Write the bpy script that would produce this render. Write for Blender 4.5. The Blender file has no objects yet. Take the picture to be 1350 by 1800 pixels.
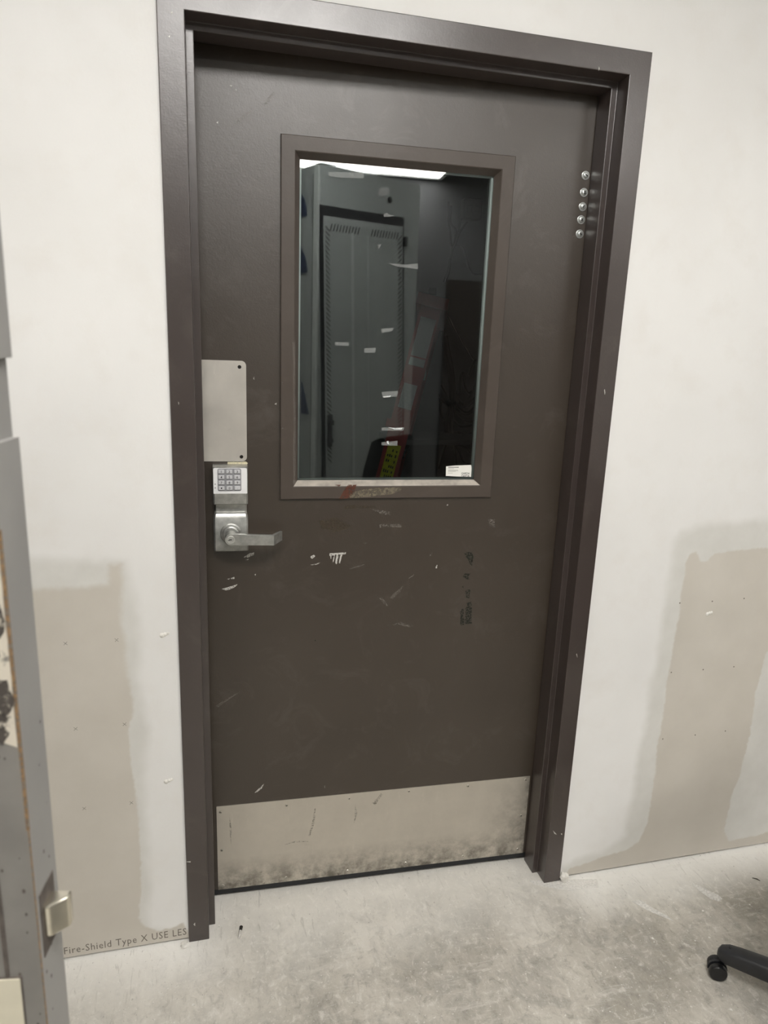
import bpy, bmesh, math, random
import numpy as np
from mathutils import Matrix, Vector

random.seed(7)
sc = bpy.context.scene
COL = sc.collection

# ------------------------------------------------------------------ camera, world, exposure
cam = bpy.data.cameras.new('camera')
cam.sensor_fit = 'VERTICAL'
cam.sensor_height = 24.0
cam.lens = 1236.767 / 1800 * 24.0
cam.clip_start = 0.01
cam.dof.use_dof = True
cam.dof.focus_distance = 1.72
cam.dof.aperture_fstop = 4.6
co = bpy.data.objects.new('camera', cam)
COL.objects.link(co)
right = Vector((0.9695, -0.2424, 0.0363)); down = Vector((-0.0230, -0.2377, -0.9711)); fwd = Vector((0.2440, 0.9406, -0.2360))
M = Matrix.Identity(4)
for i in range(3):
    M[i][0] = right[i]; M[i][1] = -down[i]; M[i][2] = -fwd[i]
M[0][3], M[1][3], M[2][3] = 0.0679, -1.5115, 1.4719
co.matrix_world = M
sc.camera = co

w = bpy.data.worlds.new('world'); sc.world = w
w.use_nodes = True
w.node_tree.nodes['Background'].inputs[0].default_value = (0.9, 0.95, 1.0, 1)
w.node_tree.nodes['Background'].inputs[1].default_value = 0.02

sc.view_settings.view_transform = 'Standard'
sc.view_settings.look = 'None'
sc.view_settings.gamma = 1.0
sc.view_settings.use_curve_mapping = False
sc.view_settings.exposure = 0.0
LAMP = 24.5            # radiance of the ceiling lights' diffusers
sc.cycles.use_denoising = True
sc.cycles.max_bounces = 10
sc.cycles.transparent_max_bounces = 24
sc.cycles.sample_clamp_indirect = 6.0

# ------------------------------------------------------------------ measured outlines (metres; wall plane x,z / leaf plane s,z / floor x,y)
D = {"bare_left":[[-0.413,0.9385],[-0.2871,0.9429],[-0.2191,0.9418],[-0.138,0.9427],[-0.1356,0.9885],[-0.1115,0.9925],[-0.1173,0.8502],[-0.111,0.8098],[-0.1118,0.7693],[-0.1072,0.714],[-0.0996,0.6434],[-0.1151,0.5952],[-0.1133,0.5299],[-0.1081,0.4254],[-0.1059,0.3024],[-0.103,0.1909],[-0.1164,0.0922],[-0.1058,0.0635],[-0.0761,0.0425],[-0.0426,0.0441],[-0.0125,0.055],[0.0001,0.0219],[0.0023,-0.0475],[-0.3082,-0.0474],[-0.527,-0.0302]],
"thin_left":[[-0.4062,1.0111],[-0.237,1.0041],[-0.1372,0.9999],[-0.1009,0.9984],[-0.0846,0.9009],[-0.0833,0.7119],[-0.071,0.5975],[-0.0869,0.4225],[-0.0882,0.1721],[-0.093,0.0543],[-0.0026,0.0224],[0.0023,-0.0475],[-0.527,-0.0302]],
"bare_right":[[1.2964,0.9543],[1.3111,0.96],[1.3323,0.9371],[1.3518,0.9363],[1.3713,0.9561],[1.4218,0.962],[1.6702,0.9657],[1.7144,0.7622],[1.5919,0.6494],[1.5829,0.5263],[1.5877,0.3982],[1.5781,0.2585],[1.5621,0.1934],[1.5555,0.0729],[1.58,0.0371],[1.6184,0.0391],[1.6807,0.0373],[1.8646,0.0702],[1.9384,-0.0664],[1.0266,-0.0494],[1.0453,0.028],[1.1513,0.0521],[1.2238,0.0632],[1.2622,0.0839],[1.2827,0.1381],[1.2843,0.232],[1.2801,0.3879],[1.2845,0.4814],[1.281,0.5892],[1.2863,0.7067],[1.2879,0.8213],[1.286,0.9328]],
"thin_right":[[1.2406,0.9034],[1.2424,0.9812],[1.2611,1.0144],[1.3051,1.0284],[1.4343,1.0401],[1.6508,1.055],[1.8646,0.0702],[1.9384,-0.0664],[1.0266,-0.0494],[1.0174,0.0385],[1.1312,0.0669],[1.2176,0.1101],[1.2184,0.2411],[1.2264,0.4208],[1.2363,0.627],[1.2436,0.7916]],
"x_marks":[[-0.2327,0.8174],[-0.1294,0.8178],[-0.2251,0.6129],[-0.1228,0.6132],[-0.2196,0.4097],[-0.1175,0.4101]],
"dots_right":[[1.2861,0.8214],[1.3875,0.8204],[1.489,0.8228],[1.2908,0.619],[1.3925,0.6189],[1.4929,0.6191],[1.2944,0.4149],[1.4,0.4155],[1.5005,0.4171]],
"wall_bumps":[[-0.0283,0.824],[-0.0325,0.4574],[1.3843,0.7861],[-0.3206,0.902]],
"text_left":[[-0.2889,0.0151],[-0.0056,0.0128],[-0.2869,0.046]],
"scratch_white":[[[0.1498,0.9555],[0.1633,0.9651],[0.1754,0.9676],[0.174,0.9605],[0.1605,0.9552]],[[0.151,0.9483],[0.1631,0.9522],[0.1618,0.9494]],[[0.1103,0.9022],[0.117,0.9049],[0.1156,0.9006]],[[0.1197,0.9048],[0.1278,0.9074],[0.1277,0.9016],[0.1197,0.9019]],[[0.0979,0.8781],[0.118,0.8831],[0.1356,0.8883],[0.1274,0.8799],[0.1085,0.8733]],[[0.3094,0.9524],[0.3191,0.9579],[0.322,0.9535],[0.315,0.9478]],[[0.3097,0.9319],[0.325,0.9344],[0.3348,0.937],[0.325,0.9314]],[[0.3569,0.9598],[0.3978,0.9616],[0.3979,0.9572],[0.357,0.9539]],[[0.3584,0.9554],[0.3626,0.9553],[0.3614,0.945]],[[0.3668,0.9566],[0.371,0.9565],[0.3685,0.9419],[0.3658,0.9346]],[[0.3753,0.9564],[0.3795,0.9563],[0.3758,0.9314],[0.3715,0.9344]],[[0.3837,0.9576],[0.3894,0.9574],[0.3842,0.9341],[0.3814,0.9341]],[[0.6308,0.9175],[0.6335,0.9219],[0.6351,0.9204],[0.634,0.9128],[0.631,0.9129]],[[0.6499,1.0783],[0.6527,1.0812],[0.6544,1.0783],[0.6515,1.0769]],[[0.1707,0.309],[0.1825,0.3213],[0.1958,0.3335],[0.1899,0.3205],[0.1795,0.3115]],[[0.3549,0.3095],[0.3564,0.3111],[0.3565,0.3024]],[[0.175,0.9115],[0.179,0.9128],[0.1777,0.9085]],[[0.1757,1.3791],[0.1783,1.383],[0.1782,1.3766]],[[0.2241,1.3224],[0.228,1.3251],[0.228,1.3199]],[[0.1044,1.8985],[0.109,1.901],[0.1078,1.8966]],[[0.1432,1.9658],[0.1478,1.9631],[0.1455,1.9607]],[[0.133,1.97],[0.1376,1.9715],[0.1364,1.9672]]],
"scratch_grey":[[[0.4586,1.0706],[0.4858,1.0674],[0.5089,1.0627],[0.5063,1.0555],[0.4804,1.0588]],[[0.4799,1.0328],[0.5363,1.0303],[0.5366,1.023],[0.4802,1.024]],[[0.7626,1.0397],[0.7809,1.0409],[0.7828,1.0168],[0.7669,1.0231]],[[0.4838,0.8403],[0.4926,0.84],[0.5065,0.824],[0.5099,0.8146],[0.4992,0.8212]],[[0.5119,0.8376],[0.5233,0.8494],[0.5463,0.8685],[0.541,0.8533],[0.521,0.8342]],[[0.5603,0.8893],[0.5746,0.901],[0.5734,0.895],[0.5619,0.8862]],[[0.6111,0.9468],[0.6195,0.9587],[0.6198,0.9526],[0.6142,0.9453]],[[0.5089,0.7633],[0.5461,0.7693],[0.5815,0.7565],[0.5695,0.7539],[0.5389,0.7634]],[[0.4045,0.9216],[0.4445,0.9293],[0.4446,0.9263],[0.4089,0.917]],[[0.437,0.9855],[0.4499,0.9867],[0.4515,0.9808]],[[0.1389,1.9016],[0.1798,1.9322],[0.1856,1.9296],[0.1505,1.8995]],[[0.1974,1.9393],[0.2208,1.9682],[0.2255,1.9665],[0.2067,1.9391]],[[0.0786,0.5696],[0.1349,0.6046],[0.1362,0.6014],[0.0826,0.5646]]],
"peel_dark":[[[0.7046,0.9503],[0.7166,0.9546],[0.7276,0.9512],[0.7299,0.9389],[0.7264,0.9237],[0.7182,0.9316],[0.7082,0.9426]],[[0.7183,0.9301],[0.7288,0.9328],[0.7284,0.9175],[0.722,0.9207]],[[0.704,0.8905],[0.7113,0.8964],[0.7252,0.8959],[0.7181,0.8869],[0.7247,0.8804],[0.7154,0.8808]],[[0.7045,0.8594],[0.7074,0.8624],[0.7093,0.8561]],[[0.7144,0.8496],[0.7282,0.8522],[0.7268,0.8271],[0.7188,0.8306]],[[0.7042,0.7917],[0.71,0.7994],[0.7133,0.7961],[0.7176,0.7544],[0.7067,0.7533]],[[0.7176,0.8022],[0.7234,0.8083],[0.7364,0.8014],[0.7373,0.7662],[0.7379,0.7566],[0.7207,0.7558]],[[0.7199,0.8148],[0.7322,0.8174],[0.7344,0.8078],[0.7236,0.8051]],[[0.3235,0.7311],[0.3263,0.7341],[0.3264,0.7294]]],
"peel_brown":[[[0.3922,1.0786],[0.4146,1.0812],[0.44,1.078],[0.4683,1.0791],[0.4699,1.0734],[0.4401,1.0737],[0.3924,1.0729]],[[0.329,1.044],[0.3705,1.0505],[0.4131,1.0282],[0.3713,1.0146],[0.3362,1.0253]]],
"bead_rust":[[[0.3767,1.099],[0.39,1.1227],[0.398,1.1338],[0.4188,1.1337],[0.4123,1.1141],[0.4016,1.1002]],[[0.365,1.134],[0.3814,1.1339],[0.376,1.1298]]],
"bead_bare":[[[0.3988,1.1002],[0.4068,1.1142],[0.4372,1.1224],[0.4933,1.1262],[0.5288,1.1274],[0.5306,1.1188],[0.5081,1.1105],[0.4658,1.1052],[0.4238,1.1014]],[[0.415,1.8567],[0.4655,1.8553],[0.5293,1.8571],[0.4912,1.8471],[0.4403,1.8509]]],
"bead_edge":[[[0.263,1.4637],[0.2694,1.4639],[0.2722,1.2319],[0.2715,1.1373],[0.2662,1.1373],[0.2665,1.3109]],[[0.2393,1.2687],[0.2432,1.2714],[0.2432,1.2635]],[[0.2421,1.1728],[0.2447,1.1755],[0.2461,1.1673]],[[0.2378,1.376],[0.2416,1.3736],[0.2404,1.3672]]],
"tape":[[[0.3403,1.8254],[0.4195,1.8305],[0.4198,1.819],[0.3692,1.8162],[0.3417,1.8175]],[[0.4587,1.8406],[0.5457,1.8418],[0.541,1.8308],[0.4565,1.83]],[[0.4673,1.7485],[0.475,1.7515],[0.4791,1.7482],[0.4935,1.7468],[0.4792,1.7434],[0.4675,1.7426]],[[0.4778,1.6451],[0.5245,1.6441],[0.5513,1.6481],[0.5519,1.6357],[0.5047,1.638]],[[0.4553,1.6829],[0.4644,1.6847],[0.4582,1.6734]],[[0.4698,1.4991],[0.4995,1.5029],[0.4971,1.4951],[0.4715,1.4902]],[[0.4322,1.454],[0.4591,1.4562],[0.4582,1.4445],[0.4311,1.4436]],[[0.3612,1.4657],[0.3943,1.4656],[0.3945,1.4579],[0.364,1.4581]],[[0.4764,1.354],[0.5165,1.3576],[0.5157,1.3441],[0.4797,1.3407]],[[0.4795,1.2688],[0.5358,1.2708],[0.5333,1.2625],[0.4798,1.262]],[[0.4808,1.2331],[0.5202,1.2375],[0.5207,1.225],[0.4811,1.2261]]],
"tape_white":[[[0.4949,1.2704],[0.5133,1.2678],[0.5316,1.2694],[0.5289,1.2652],[0.512,1.2651]],[[0.4934,1.2359],[0.4976,1.2373],[0.4993,1.229],[0.495,1.2304]],[[0.4796,1.3434],[0.5003,1.3465],[0.4977,1.3424],[0.4824,1.3408]]],
"smear":[[[0.4502,1.7899],[0.4563,1.8009],[0.4717,1.8044],[0.4823,1.7993],[0.4774,1.7919],[0.4621,1.7849],[0.4568,1.7868]]],
"sticker":[[0.647,1.1744],[0.6698,1.1765],[0.7122,1.178],[0.7141,1.1715],[0.7143,1.1475],[0.6805,1.1484],[0.6477,1.1502]],
"kick_screws":[[0.0842,0.2628],[0.2551,0.2635],[0.4233,0.2654],[0.5897,0.27],[0.7608,0.2676],[0.9328,0.2694],[0.9292,0.1521],[0.9285,0.0389],[0.7608,0.0381],[0.5904,0.0385],[0.4243,0.0354],[0.2544,0.0373],[0.0861,0.0362],[0.0851,0.1468]],
"kick_marks":[[[0.3137,0.1614],[0.3254,0.2133],[0.3295,0.248],[0.3326,0.2459],[0.3301,0.2039],[0.3183,0.1591]],[[0.1059,0.2568],[0.1109,0.2045],[0.1087,0.1525],[0.1065,0.2051]],[[0.4394,0.2494],[0.4466,0.2166],[0.4379,0.1854],[0.4402,0.2174]],[[0.4884,0.2438],[0.5112,0.2715],[0.5145,0.2676],[0.4966,0.2358]],[[0.2495,0.1429],[0.28,0.1514],[0.3185,0.1429],[0.28,0.1461]]],
"push_holes":[[0.1457,1.4036],[0.1478,1.1999]],
"frame_flecks":[[[0.9876,1.3774],[0.9887,1.3801],[0.9912,1.3722],[0.9904,1.3668]],[[0.0249,2.037],[0.028,2.0392],[0.0279,2.0355]],[[0.0196,1.9979],[0.0227,2.0002],[0.0216,1.9963]],[[0.0158,1.336],[0.018,1.3337],[0.0167,1.329]],[[0.9775,0.1711],[0.9853,0.1625],[0.9912,0.1561],[0.9839,0.1591]],[[1.0034,0.1561],[1.0067,0.1574],[1.0073,0.1518]],[[0.0119,0.0511],[0.0161,0.0554],[0.0159,0.0453]],[[0.9901,0.6995],[0.9916,0.701],[0.9945,0.6895]],[[-0.0004,0.2348],[0.0102,0.2346],[0.0101,0.2314]],[[0.892,2.0425],[0.8923,2.0512],[0.8942,2.0471]]],
"cables":[[[0.9444,1.05,1.9715],[0.9464,1.05,1.9053],[0.9547,1.05,1.8772],[0.9629,1.05,1.816]],[[0.9518,1.05,1.957],[0.9532,1.05,1.9001],[0.9744,1.05,1.8748],[0.9729,1.05,1.8303],[0.9629,1.05,1.816]],[[0.9893,1.05,1.9123],[0.983,1.05,1.8754],[0.9729,1.05,1.8303],[0.9651,1.05,1.8162]],[[1.0116,1.05,1.9044],[0.9877,1.05,1.8699],[0.9729,1.05,1.8303],[0.9651,1.05,1.8162]],[[0.9629,1.05,1.816],[0.9543,1.05,1.7804],[0.9508,1.05,1.7312],[0.9422,1.05,1.6932]],[[0.9674,1.05,1.8144],[0.9611,1.05,1.7769],[0.9531,1.05,1.7293],[0.9422,1.05,1.6932]],[[0.9651,1.05,1.8162],[0.984,1.05,1.8271],[1.0043,1.05,1.8187],[1.0195,1.05,1.7904],[1.0359,1.05,1.746],[1.0551,1.05,1.7273],[1.0909,1.05,1.7273]],[[0.9396,1.05,1.591],[0.9789,1.05,1.5317],[1.0287,1.05,1.4611],[1.0688,1.05,1.4099]],[[0.941,1.05,1.5302],[0.9463,1.05,1.4791],[0.9671,1.05,1.3966],[0.9824,1.05,1.3336],[0.9887,1.05,1.2697],[0.9829,1.05,1.2157],[0.974,1.05,1.1721],[0.9786,1.05,1.1349],[0.9967,1.05,1.1062]],[[0.9451,1.05,1.4996],[0.96,1.05,1.4381],[0.9774,1.05,1.3758],[0.9883,1.05,1.3125],[0.9916,1.05,1.259],[0.9905,1.05,1.2049],[0.9923,1.05,1.1393],[1.0011,1.05,1.073]],[[0.9441,1.05,1.479],[0.959,1.05,1.4172],[0.9736,1.05,1.3652],[0.985,1.05,1.2911],[0.9868,1.05,1.2265],[0.9806,1.05,1.1787],[0.986,1.05,1.1283]],[[1.0895,1.05,1.5049],[1.0788,1.05,1.3996],[1.0664,1.05,1.3141],[1.0416,1.05,1.2705],[1.0207,1.05,1.2378]],[[1.0956,1.05,1.4843],[1.0903,1.05,1.4],[1.0788,1.05,1.3358],[1.0594,1.05,1.2816],[1.0249,1.05,1.2444]],[[1.0963,1.05,1.5363],[1.0895,1.05,1.4422],[1.0857,1.05,1.368],[1.0702,1.05,1.2926]],[[0.9378,1.05,1.32],[0.9579,1.05,1.2863],[0.9783,1.05,1.2523],[0.9979,1.05,1.2332]],[[0.9356,1.05,1.2795],[0.9482,1.05,1.2583],[0.9508,1.05,1.2153],[0.9667,1.05,1.1785]],[[0.9385,1.05,1.2689],[0.9625,1.05,1.2478],[0.9868,1.05,1.2265]],[[1.0305,1.05,1.3666],[1.0387,1.05,1.3135],[1.0543,1.05,1.288],[1.0676,1.05,1.2969]],[[0.9928,1.05,1.3126],[1.0093,1.05,1.27],[1.0387,1.05,1.2445],[1.0764,1.05,1.2711],[1.0989,1.05,1.3147]],[[0.9995,1.05,1.2806],[1.0161,1.05,1.2377],[1.05,1.05,1.2164],[1.0896,1.05,1.2496]],[[0.9985,1.05,1.2591],[1.0267,1.05,1.2162],[1.0647,1.05,1.2057],[1.1045,1.05,1.2389]],[[0.9983,1.05,1.2267],[1.0359,1.05,1.1835],[1.083,1.05,1.1795],[1.1155,1.05,1.2172]],[[0.9934,1.05,1.194],[1.0304,1.05,1.1615],[1.091,1.05,1.1663]],[[0.982,1.05,1.1173],[0.9622,1.05,1.0619],[0.9475,1.05,0.995]],[[0.9967,1.05,1.1062],[1.0095,1.05,1.0506],[1.0264,1.05,0.9716]],[[1.0113,1.05,1.0952],[1.037,1.05,1.0617],[1.0589,1.05,1.0167],[1.1026,1.05,1.005]],[[1.0074,1.05,1.0841],[1.0425,1.05,1.0841],[1.0803,1.05,1.0504],[1.0994,1.05,0.9823]],[[1.0171,1.05,1.2916],[1.0198,1.05,1.3557],[1.0282,1.05,1.3665]],[[1.0473,1.05,1.3564],[1.0604,1.05,1.3991],[1.073,1.05,1.4164]],[[1.0155,1.05,1.1394],[1.0513,1.05,1.1285],[1.0925,1.05,1.1442]]],
"ties":[[0.9651,1.05,1.8162],[0.9487,1.05,1.7291]],
"outlet":[[0.9036,1.1,1.6581]],
"box":[[0.9964,1.1,1.984],[1.0656,1.1,1.9154]],
"shelf":[[0.7967,0.95,1.1349],[1.0814,0.95,1.1357]],
"rack_rot":-0.5122,"floor_anchor":[[0.1285,0.018],[0.1211,-0.0165]],
"floor_twig":[[1.5735,-0.106],[1.5882,-0.1203]],
"floor_chips":[[1.4923,-0.1904],[1.3049,-0.2633],[1.2621,-0.2634],[1.1569,-0.2339],[1.1547,-0.2442],[1.0138,-0.2916],[1.0096,-0.3183],[0.0727,0.1381],[0.8,-0.0439],[1.3488,-0.1827],[0.9269,-0.0248],[0.0735,0.0351],[1.0058,-0.1345],[1.083,-0.107],[1.1825,-0.0519],[-0.0746,-0.1517],[0.0127,-0.1777],[-0.0386,-0.1271],[0.3306,0.0343],[0.4119,0.0573],[0.5716,-0.0809],[1.1593,-0.1879],[-0.1245,-0.138],[0.7585,-0.3434],[1.2148,-0.4509]],
"floor_smear":[[[1.3853,-0.0873],[1.4005,-0.097],[1.4149,-0.1218],[1.4303,-0.1399],[1.4328,-0.1552],[1.4161,-0.1622],[1.3997,-0.1504],[1.3899,-0.1251],[1.3846,-0.0981]],[[1.1746,-0.1118],[1.2016,-0.1112],[1.2211,-0.148],[1.2396,-0.1718],[1.2478,-0.1969],[1.2272,-0.177],[1.2009,-0.1518]],[[0.9299,0.0179],[1.1263,-0.016],[1.1122,-0.046],[1.0232,-0.0405],[0.9382,-0.0013]]],
"chunk":[[1.0293,-0.0026]],
"chunk2":[[0.001,0.0019]]}

# ------------------------------------------------------------------ helpers
def srgb(r, g, b):
    f = lambda c: (c/255/12.92) if c/255 <= 0.04045 else ((c/255+0.055)/1.055)**2.4
    return (f(r), f(g), f(b), 1.0)

class NT:
    def __init__(s, name):
        s.m = bpy.data.materials.new(name); s.m.use_nodes = True
        s.t = s.m.node_tree; s.t.nodes.clear()
        s.out = s.n('ShaderNodeOutputMaterial')
    def n(s, typ, **kw):
        nd = s.t.nodes.new(typ)
        for k, v in kw.items(): setattr(nd, k, v)
        return nd
    def l(s, a, b): s.t.links.new(a, b)
    def coord(s, scale=(1, 1, 1)):
        tc = s.n('ShaderNodeTexCoord'); mp = s.n('ShaderNodeMapping')
        mp.inputs['Scale'].default_value = scale
        s.l(tc.outputs['Object'], mp.inputs['Vector']); return mp.outputs['Vector']
    def noise(s, scale, detail=4, rough=0.55, vec=None, dist=0.0):
        nd = s.n('ShaderNodeTexNoise')
        nd.inputs['Scale'].default_value = scale; nd.inputs['Detail'].default_value = detail
        nd.inputs['Roughness'].default_value = rough; nd.inputs['Distortion'].default_value = dist
        s.l(vec if vec is not None else s.coord(), nd.inputs['Vector'])
        return nd.outputs['Fac']
    def ramp(s, fac, lo, hi, a=0.0, b=1.0):
        nd = s.n('ShaderNodeMapRange'); nd.clamp = True
        s.l(fac, nd.inputs[0])
        for i, v in zip((1, 2, 3, 4), (lo, hi, a, b)): nd.inputs[i].default_value = v
        return nd.outputs[0]
    def math(s, op, a, b):
        nd = s.n('ShaderNodeMath', operation=op)
        for i, v in enumerate((a, b)):
            if isinstance(v, (int, float)): nd.inputs[i].default_value = v
            else: s.l(v, nd.inputs[i])
        return nd.outputs[0]
    def mix(s, fac, a, b):
        nd = s.n('ShaderNodeMix', data_type='RGBA')
        for i, v in ((0, fac), (6, a), (7, b)):
            if isinstance(v, (int, float)): nd.inputs[i].default_value = v
            elif isinstance(v, tuple): nd.inputs[i].default_value = v
            else: s.l(v, nd.inputs[i])
        return nd.outputs[2]
    def bump(s, h, strength, dist=0.001, prev=None):
        nd = s.n('ShaderNodeBump'); nd.inputs['Strength'].default_value = strength
        nd.inputs['Distance'].default_value = dist
        s.l(h, nd.inputs['Height'])
        if prev is not None: s.l(prev, nd.inputs['Normal'])
        return nd.outputs['Normal']
    def bsdf(s, color, rough=0.5, metal=0.0, normal=None, spec=0.5, emit=None, coat=0.0):
        p = s.n('ShaderNodeBsdfPrincipled')
        for nm, v in (('Base Color', color), ('Roughness', rough), ('Metallic', metal)):
            if isinstance(v, (int, float, tuple)): p.inputs[nm].default_value = v
            else: s.l(v, p.inputs[nm])
        p.inputs['Specular IOR Level'].default_value = spec
        p.inputs['Coat Weight'].default_value = coat
        if normal is not None: s.l(normal, p.inputs['Normal'])
        if emit is not None:
            p.inputs['Emission Color'].default_value = emit[0]; p.inputs['Emission Strength'].default_value = emit[1]
        s.l(p.outputs[0], s.out.inputs[0]); return p

def simple(name, col, rough=0.5, metal=0.0, vary=0.12, scale=25, bump=0.0, bscale=400, spec=0.5):
    t = NT(name)
    f = t.noise(scale, 5)
    dark = tuple(c*(1-vary) for c in col[:3])+(1,); lite = tuple(min(1, c*(1+vary)) for c in col[:3])+(1,)
    c = t.mix(t.ramp(f, 0.3, 0.7), dark, lite)
    nrm = t.bump(t.noise(bscale, 2), bump) if bump else None
    t.bsdf(c, rough, metal, nrm, spec)
    return t.m

# ------------------------------------------------------------------ materials
def make_materials():
    m = {}
    # primed / mudded drywall with bare board showing (masks are vertex attributes)
    t = NT('drywall')
    a1 = t.n('ShaderNodeAttribute', attribute_name='bare'); a2 = t.n('ShaderNodeAttribute', attribute_name='thin')
    big = t.ramp(t.noise(1.6, 4, 0.6), 0.35, 0.7); fine = t.noise(9, 6, 0.6)
    white = t.mix(big, (0.80, 0.79, 0.77, 1), (0.87, 0.863, 0.848, 1))
    white = t.mix(t.ramp(fine, 0.5, 0.8, 0, 0.35), white, (0.74, 0.70, 0.645, 1))
    thin = t.mix(t.ramp(t.noise(14, 5), 0.35, 0.7), (0.66, 0.65, 0.61, 1), (0.72, 0.71, 0.675, 1))
    bare = t.mix(t.ramp(t.noise(6, 5), 0.3, 0.7), (0.59, 0.553, 0.49, 1), (0.645, 0.608, 0.545, 1))
    c = t.mix(a2.outputs['Fac'], white, thin); c = t.mix(a1.outputs['Fac'], c, bare)
    nrm = t.bump(t.noise(260, 3, 0.6), 0.10, 0.001)
    nrm = t.bump(t.noise(18, 4), 0.12, 0.004, nrm)
    t.bsdf(c, 0.82, 0, nrm, 0.25); m['drywall'] = t.m
    # brown satin paint on steel with a stippled film
    def brown(name, c0, c1, rough, bmp, bs, spec=0.5):
        t = NT(name)
        f = t.ramp(t.noise(3.0, 6, 0.6), 0.35, 0.7)
        c = t.mix(f, c0, c1)
        sm = t.ramp(t.noise(7, 6, 0.7, dist=1.5), 0.54, 0.80, 0, 0.45)
        c = t.mix(sm, c, (0.11, 0.092, 0.078, 1))
        scr = t.ramp(t.noise(1.0, 8, 0.75, t.coord((30, 30, 8))), 0.70, 0.80, 0, 0.25)
        c = t.mix(scr, c, (0.17, 0.15, 0.13, 1))
        r = t.ramp(t.noise(5, 3), 0.3, 0.75, rough-0.02, rough+0.06)
        nrm = t.bump(t.noise(bs, 3, 0.5), bmp, 0.0012)
        nrm = t.bump(t.noise(bs*0.3, 2, 0.5), bmp*0.6, 0.002, nrm)
        t.bsdf(c, r, 0, nrm, spec); return t.m
    m['door_paint'] = brown('door_paint', (0.037, 0.0255, 0.0165, 1), (0.047, 0.034, 0.024, 1), 0.39, 0.17, 330, 0.95)
    m['frame_paint'] = brown('frame_paint', (0.043, 0.031, 0.027, 1), (0.054, 0.040, 0.036, 1), 0.30, 0.12, 300, 1.0)
    m['bead_paint'] = brown('bead_paint', (0.066, 0.051, 0.041, 1), (0.086, 0.069, 0.057, 1), 0.42, 0.12, 300)
    m['dusty_sill'] = simple('dusty_sill', (0.42, 0.38, 0.33, 1), 0.8, 0, 0.25, 40, 0.2, 500)
    # worn stainless plates
    def steel(name, col, dirt, rough, grime=False):
        t = NT(name)
        f = t.noise(12, 6, 0.65)
        c = t.mix(t.ramp(f, 0.3, 0.75), tuple(x*0.86 for x in col[:3])+(1,), col)
        sc_ = t.ramp(t.noise(1.0, 7, 0.75, t.coord((90, 90, 14))), 0.60, 0.75, 0, 0.35)
        c = t.mix(sc_, c, tuple(x*1.2 for x in col[:3])+(1,))
        sp = t.ramp(t.noise(55, 6, 0.7), 0.62, 0.72, 0, 0.7)
        if grime:
            tc = t.n('ShaderNodeTexCoord'); sx = t.n('ShaderNodeSeparateXYZ'); t.l(tc.outputs['Object'], sx.inputs[0])
            low = t.ramp(sx.outputs[2], 0.12, 0.03); rt = t.ramp(sx.outputs[0], 0.30, 0.455)
            rt = t.math('MULTIPLY', rt, t.ramp(sx.outputs[2], 0.30, 0.05))
            edge = t.ramp(sx.outputs[0], 0.425, 0.450, 0, 0.85)
            g = t.math('MAXIMUM', low, t.math('MAXIMUM', rt, edge))
            patch = t.ramp(t.noise(22, 6, 0.7), 0.36, 0.62)
            g2 = t.math('MULTIPLY', g, patch)
            c = t.mix(t.math('MULTIPLY', g2, 0.75), c, dirt)
            sp = t.math('MULTIPLY', sp, t.math('ADD', g, 0.08))
        else:
            sp = t.math('MULTIPLY', sp, 0.15)
        c = t.mix(sp, c, dirt)
        nrm = t.bump(t.noise(1.0, 5, 0.6, t.coord((900, 900, 40))), 0.05, 0.0005)
        t.bsdf(c, t.ramp(f, 0.3, 0.7, rough-0.05, rough+0.1), 0.62, nrm, 0.5); return t.m
    m['kick_steel'] = steel('kick_steel', (0.66, 0.615, 0.54, 1), (0.055, 0.045, 0.032, 1), 0.48, True)
    m['push_steel'] = steel('push_steel', (0.70, 0.66, 0.60, 1), (0.20, 0.18, 0.15, 1), 0.46)
    m['lock_metal'] = simple('lock_metal', (0.48, 0.48, 0.455, 1), 0.38, 0.8, 0.22, 60, 0.08, 300)
    m['lock_bright'] = simple('lock_bright', (0.72, 0.72, 0.69, 1), 0.3, 0.85, 0.1, 60)
    m['pad_white'] = simple('pad_white', (0.86, 0.86, 0.86, 1), 0.35, 0.0, 0.03)
    m['key_white'] = simple('key_white', (0.74, 0.74, 0.76, 1), 0.35, 0.3, 0.06, 200)
    m['pad_grey'] = simple('pad_grey', (0.36, 0.36, 0.38, 1), 0.45, 0.3, 0.1)
    m['ink'] = simple('ink', (0.012, 0.012, 0.013, 1), 0.6, 0, 0.1)
    m['grey_ink'] = simple('grey_ink', (0.33, 0.32, 0.29, 1), 0.7, 0, 0.1)
    m['board_ink'] = simple('board_ink', (0.17, 0.15, 0.125, 1), 0.8, 0, 0.35, 300)
    m['zinc'] = simple('zinc', (0.70, 0.72, 0.70, 1), 0.28, 0.9, 0.1, 300)
    m['dark_screw'] = simple('dark_screw', (0.03, 0.027, 0.024, 1), 0.4, 0.6, 0.2)
    m['steel_screw'] = simple('steel_screw', (0.55, 0.52, 0.46, 1), 0.35, 0.85, 0.2)
    m['rubber'] = simple('rubber', (0.012, 0.013, 0.015, 1), 0.6, 0, 0.2, 40, 0.1)
    m['chip_white'] = simple('chip_white', (0.62, 0.60, 0.56, 1), 0.7, 0, 0.25, 300)
    m['chip_grey'] = simple('chip_grey', (0.175, 0.155, 0.135, 1), 0.7, 0, 0.3, 200)
    m['chip_cream'] = simple('chip_cream', (0.72, 0.66, 0.46, 1), 0.6, 0, 0.2, 300)
    m['peel_dark'] = simple('peel_dark', (0.018, 0.022, 0.017, 1), 0.6, 0, 0.5, 200)
    m['peel_brown'] = simple('peel_brown', (0.085, 0.060, 0.033, 1), 0.6, 0, 0.3, 200)
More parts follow.
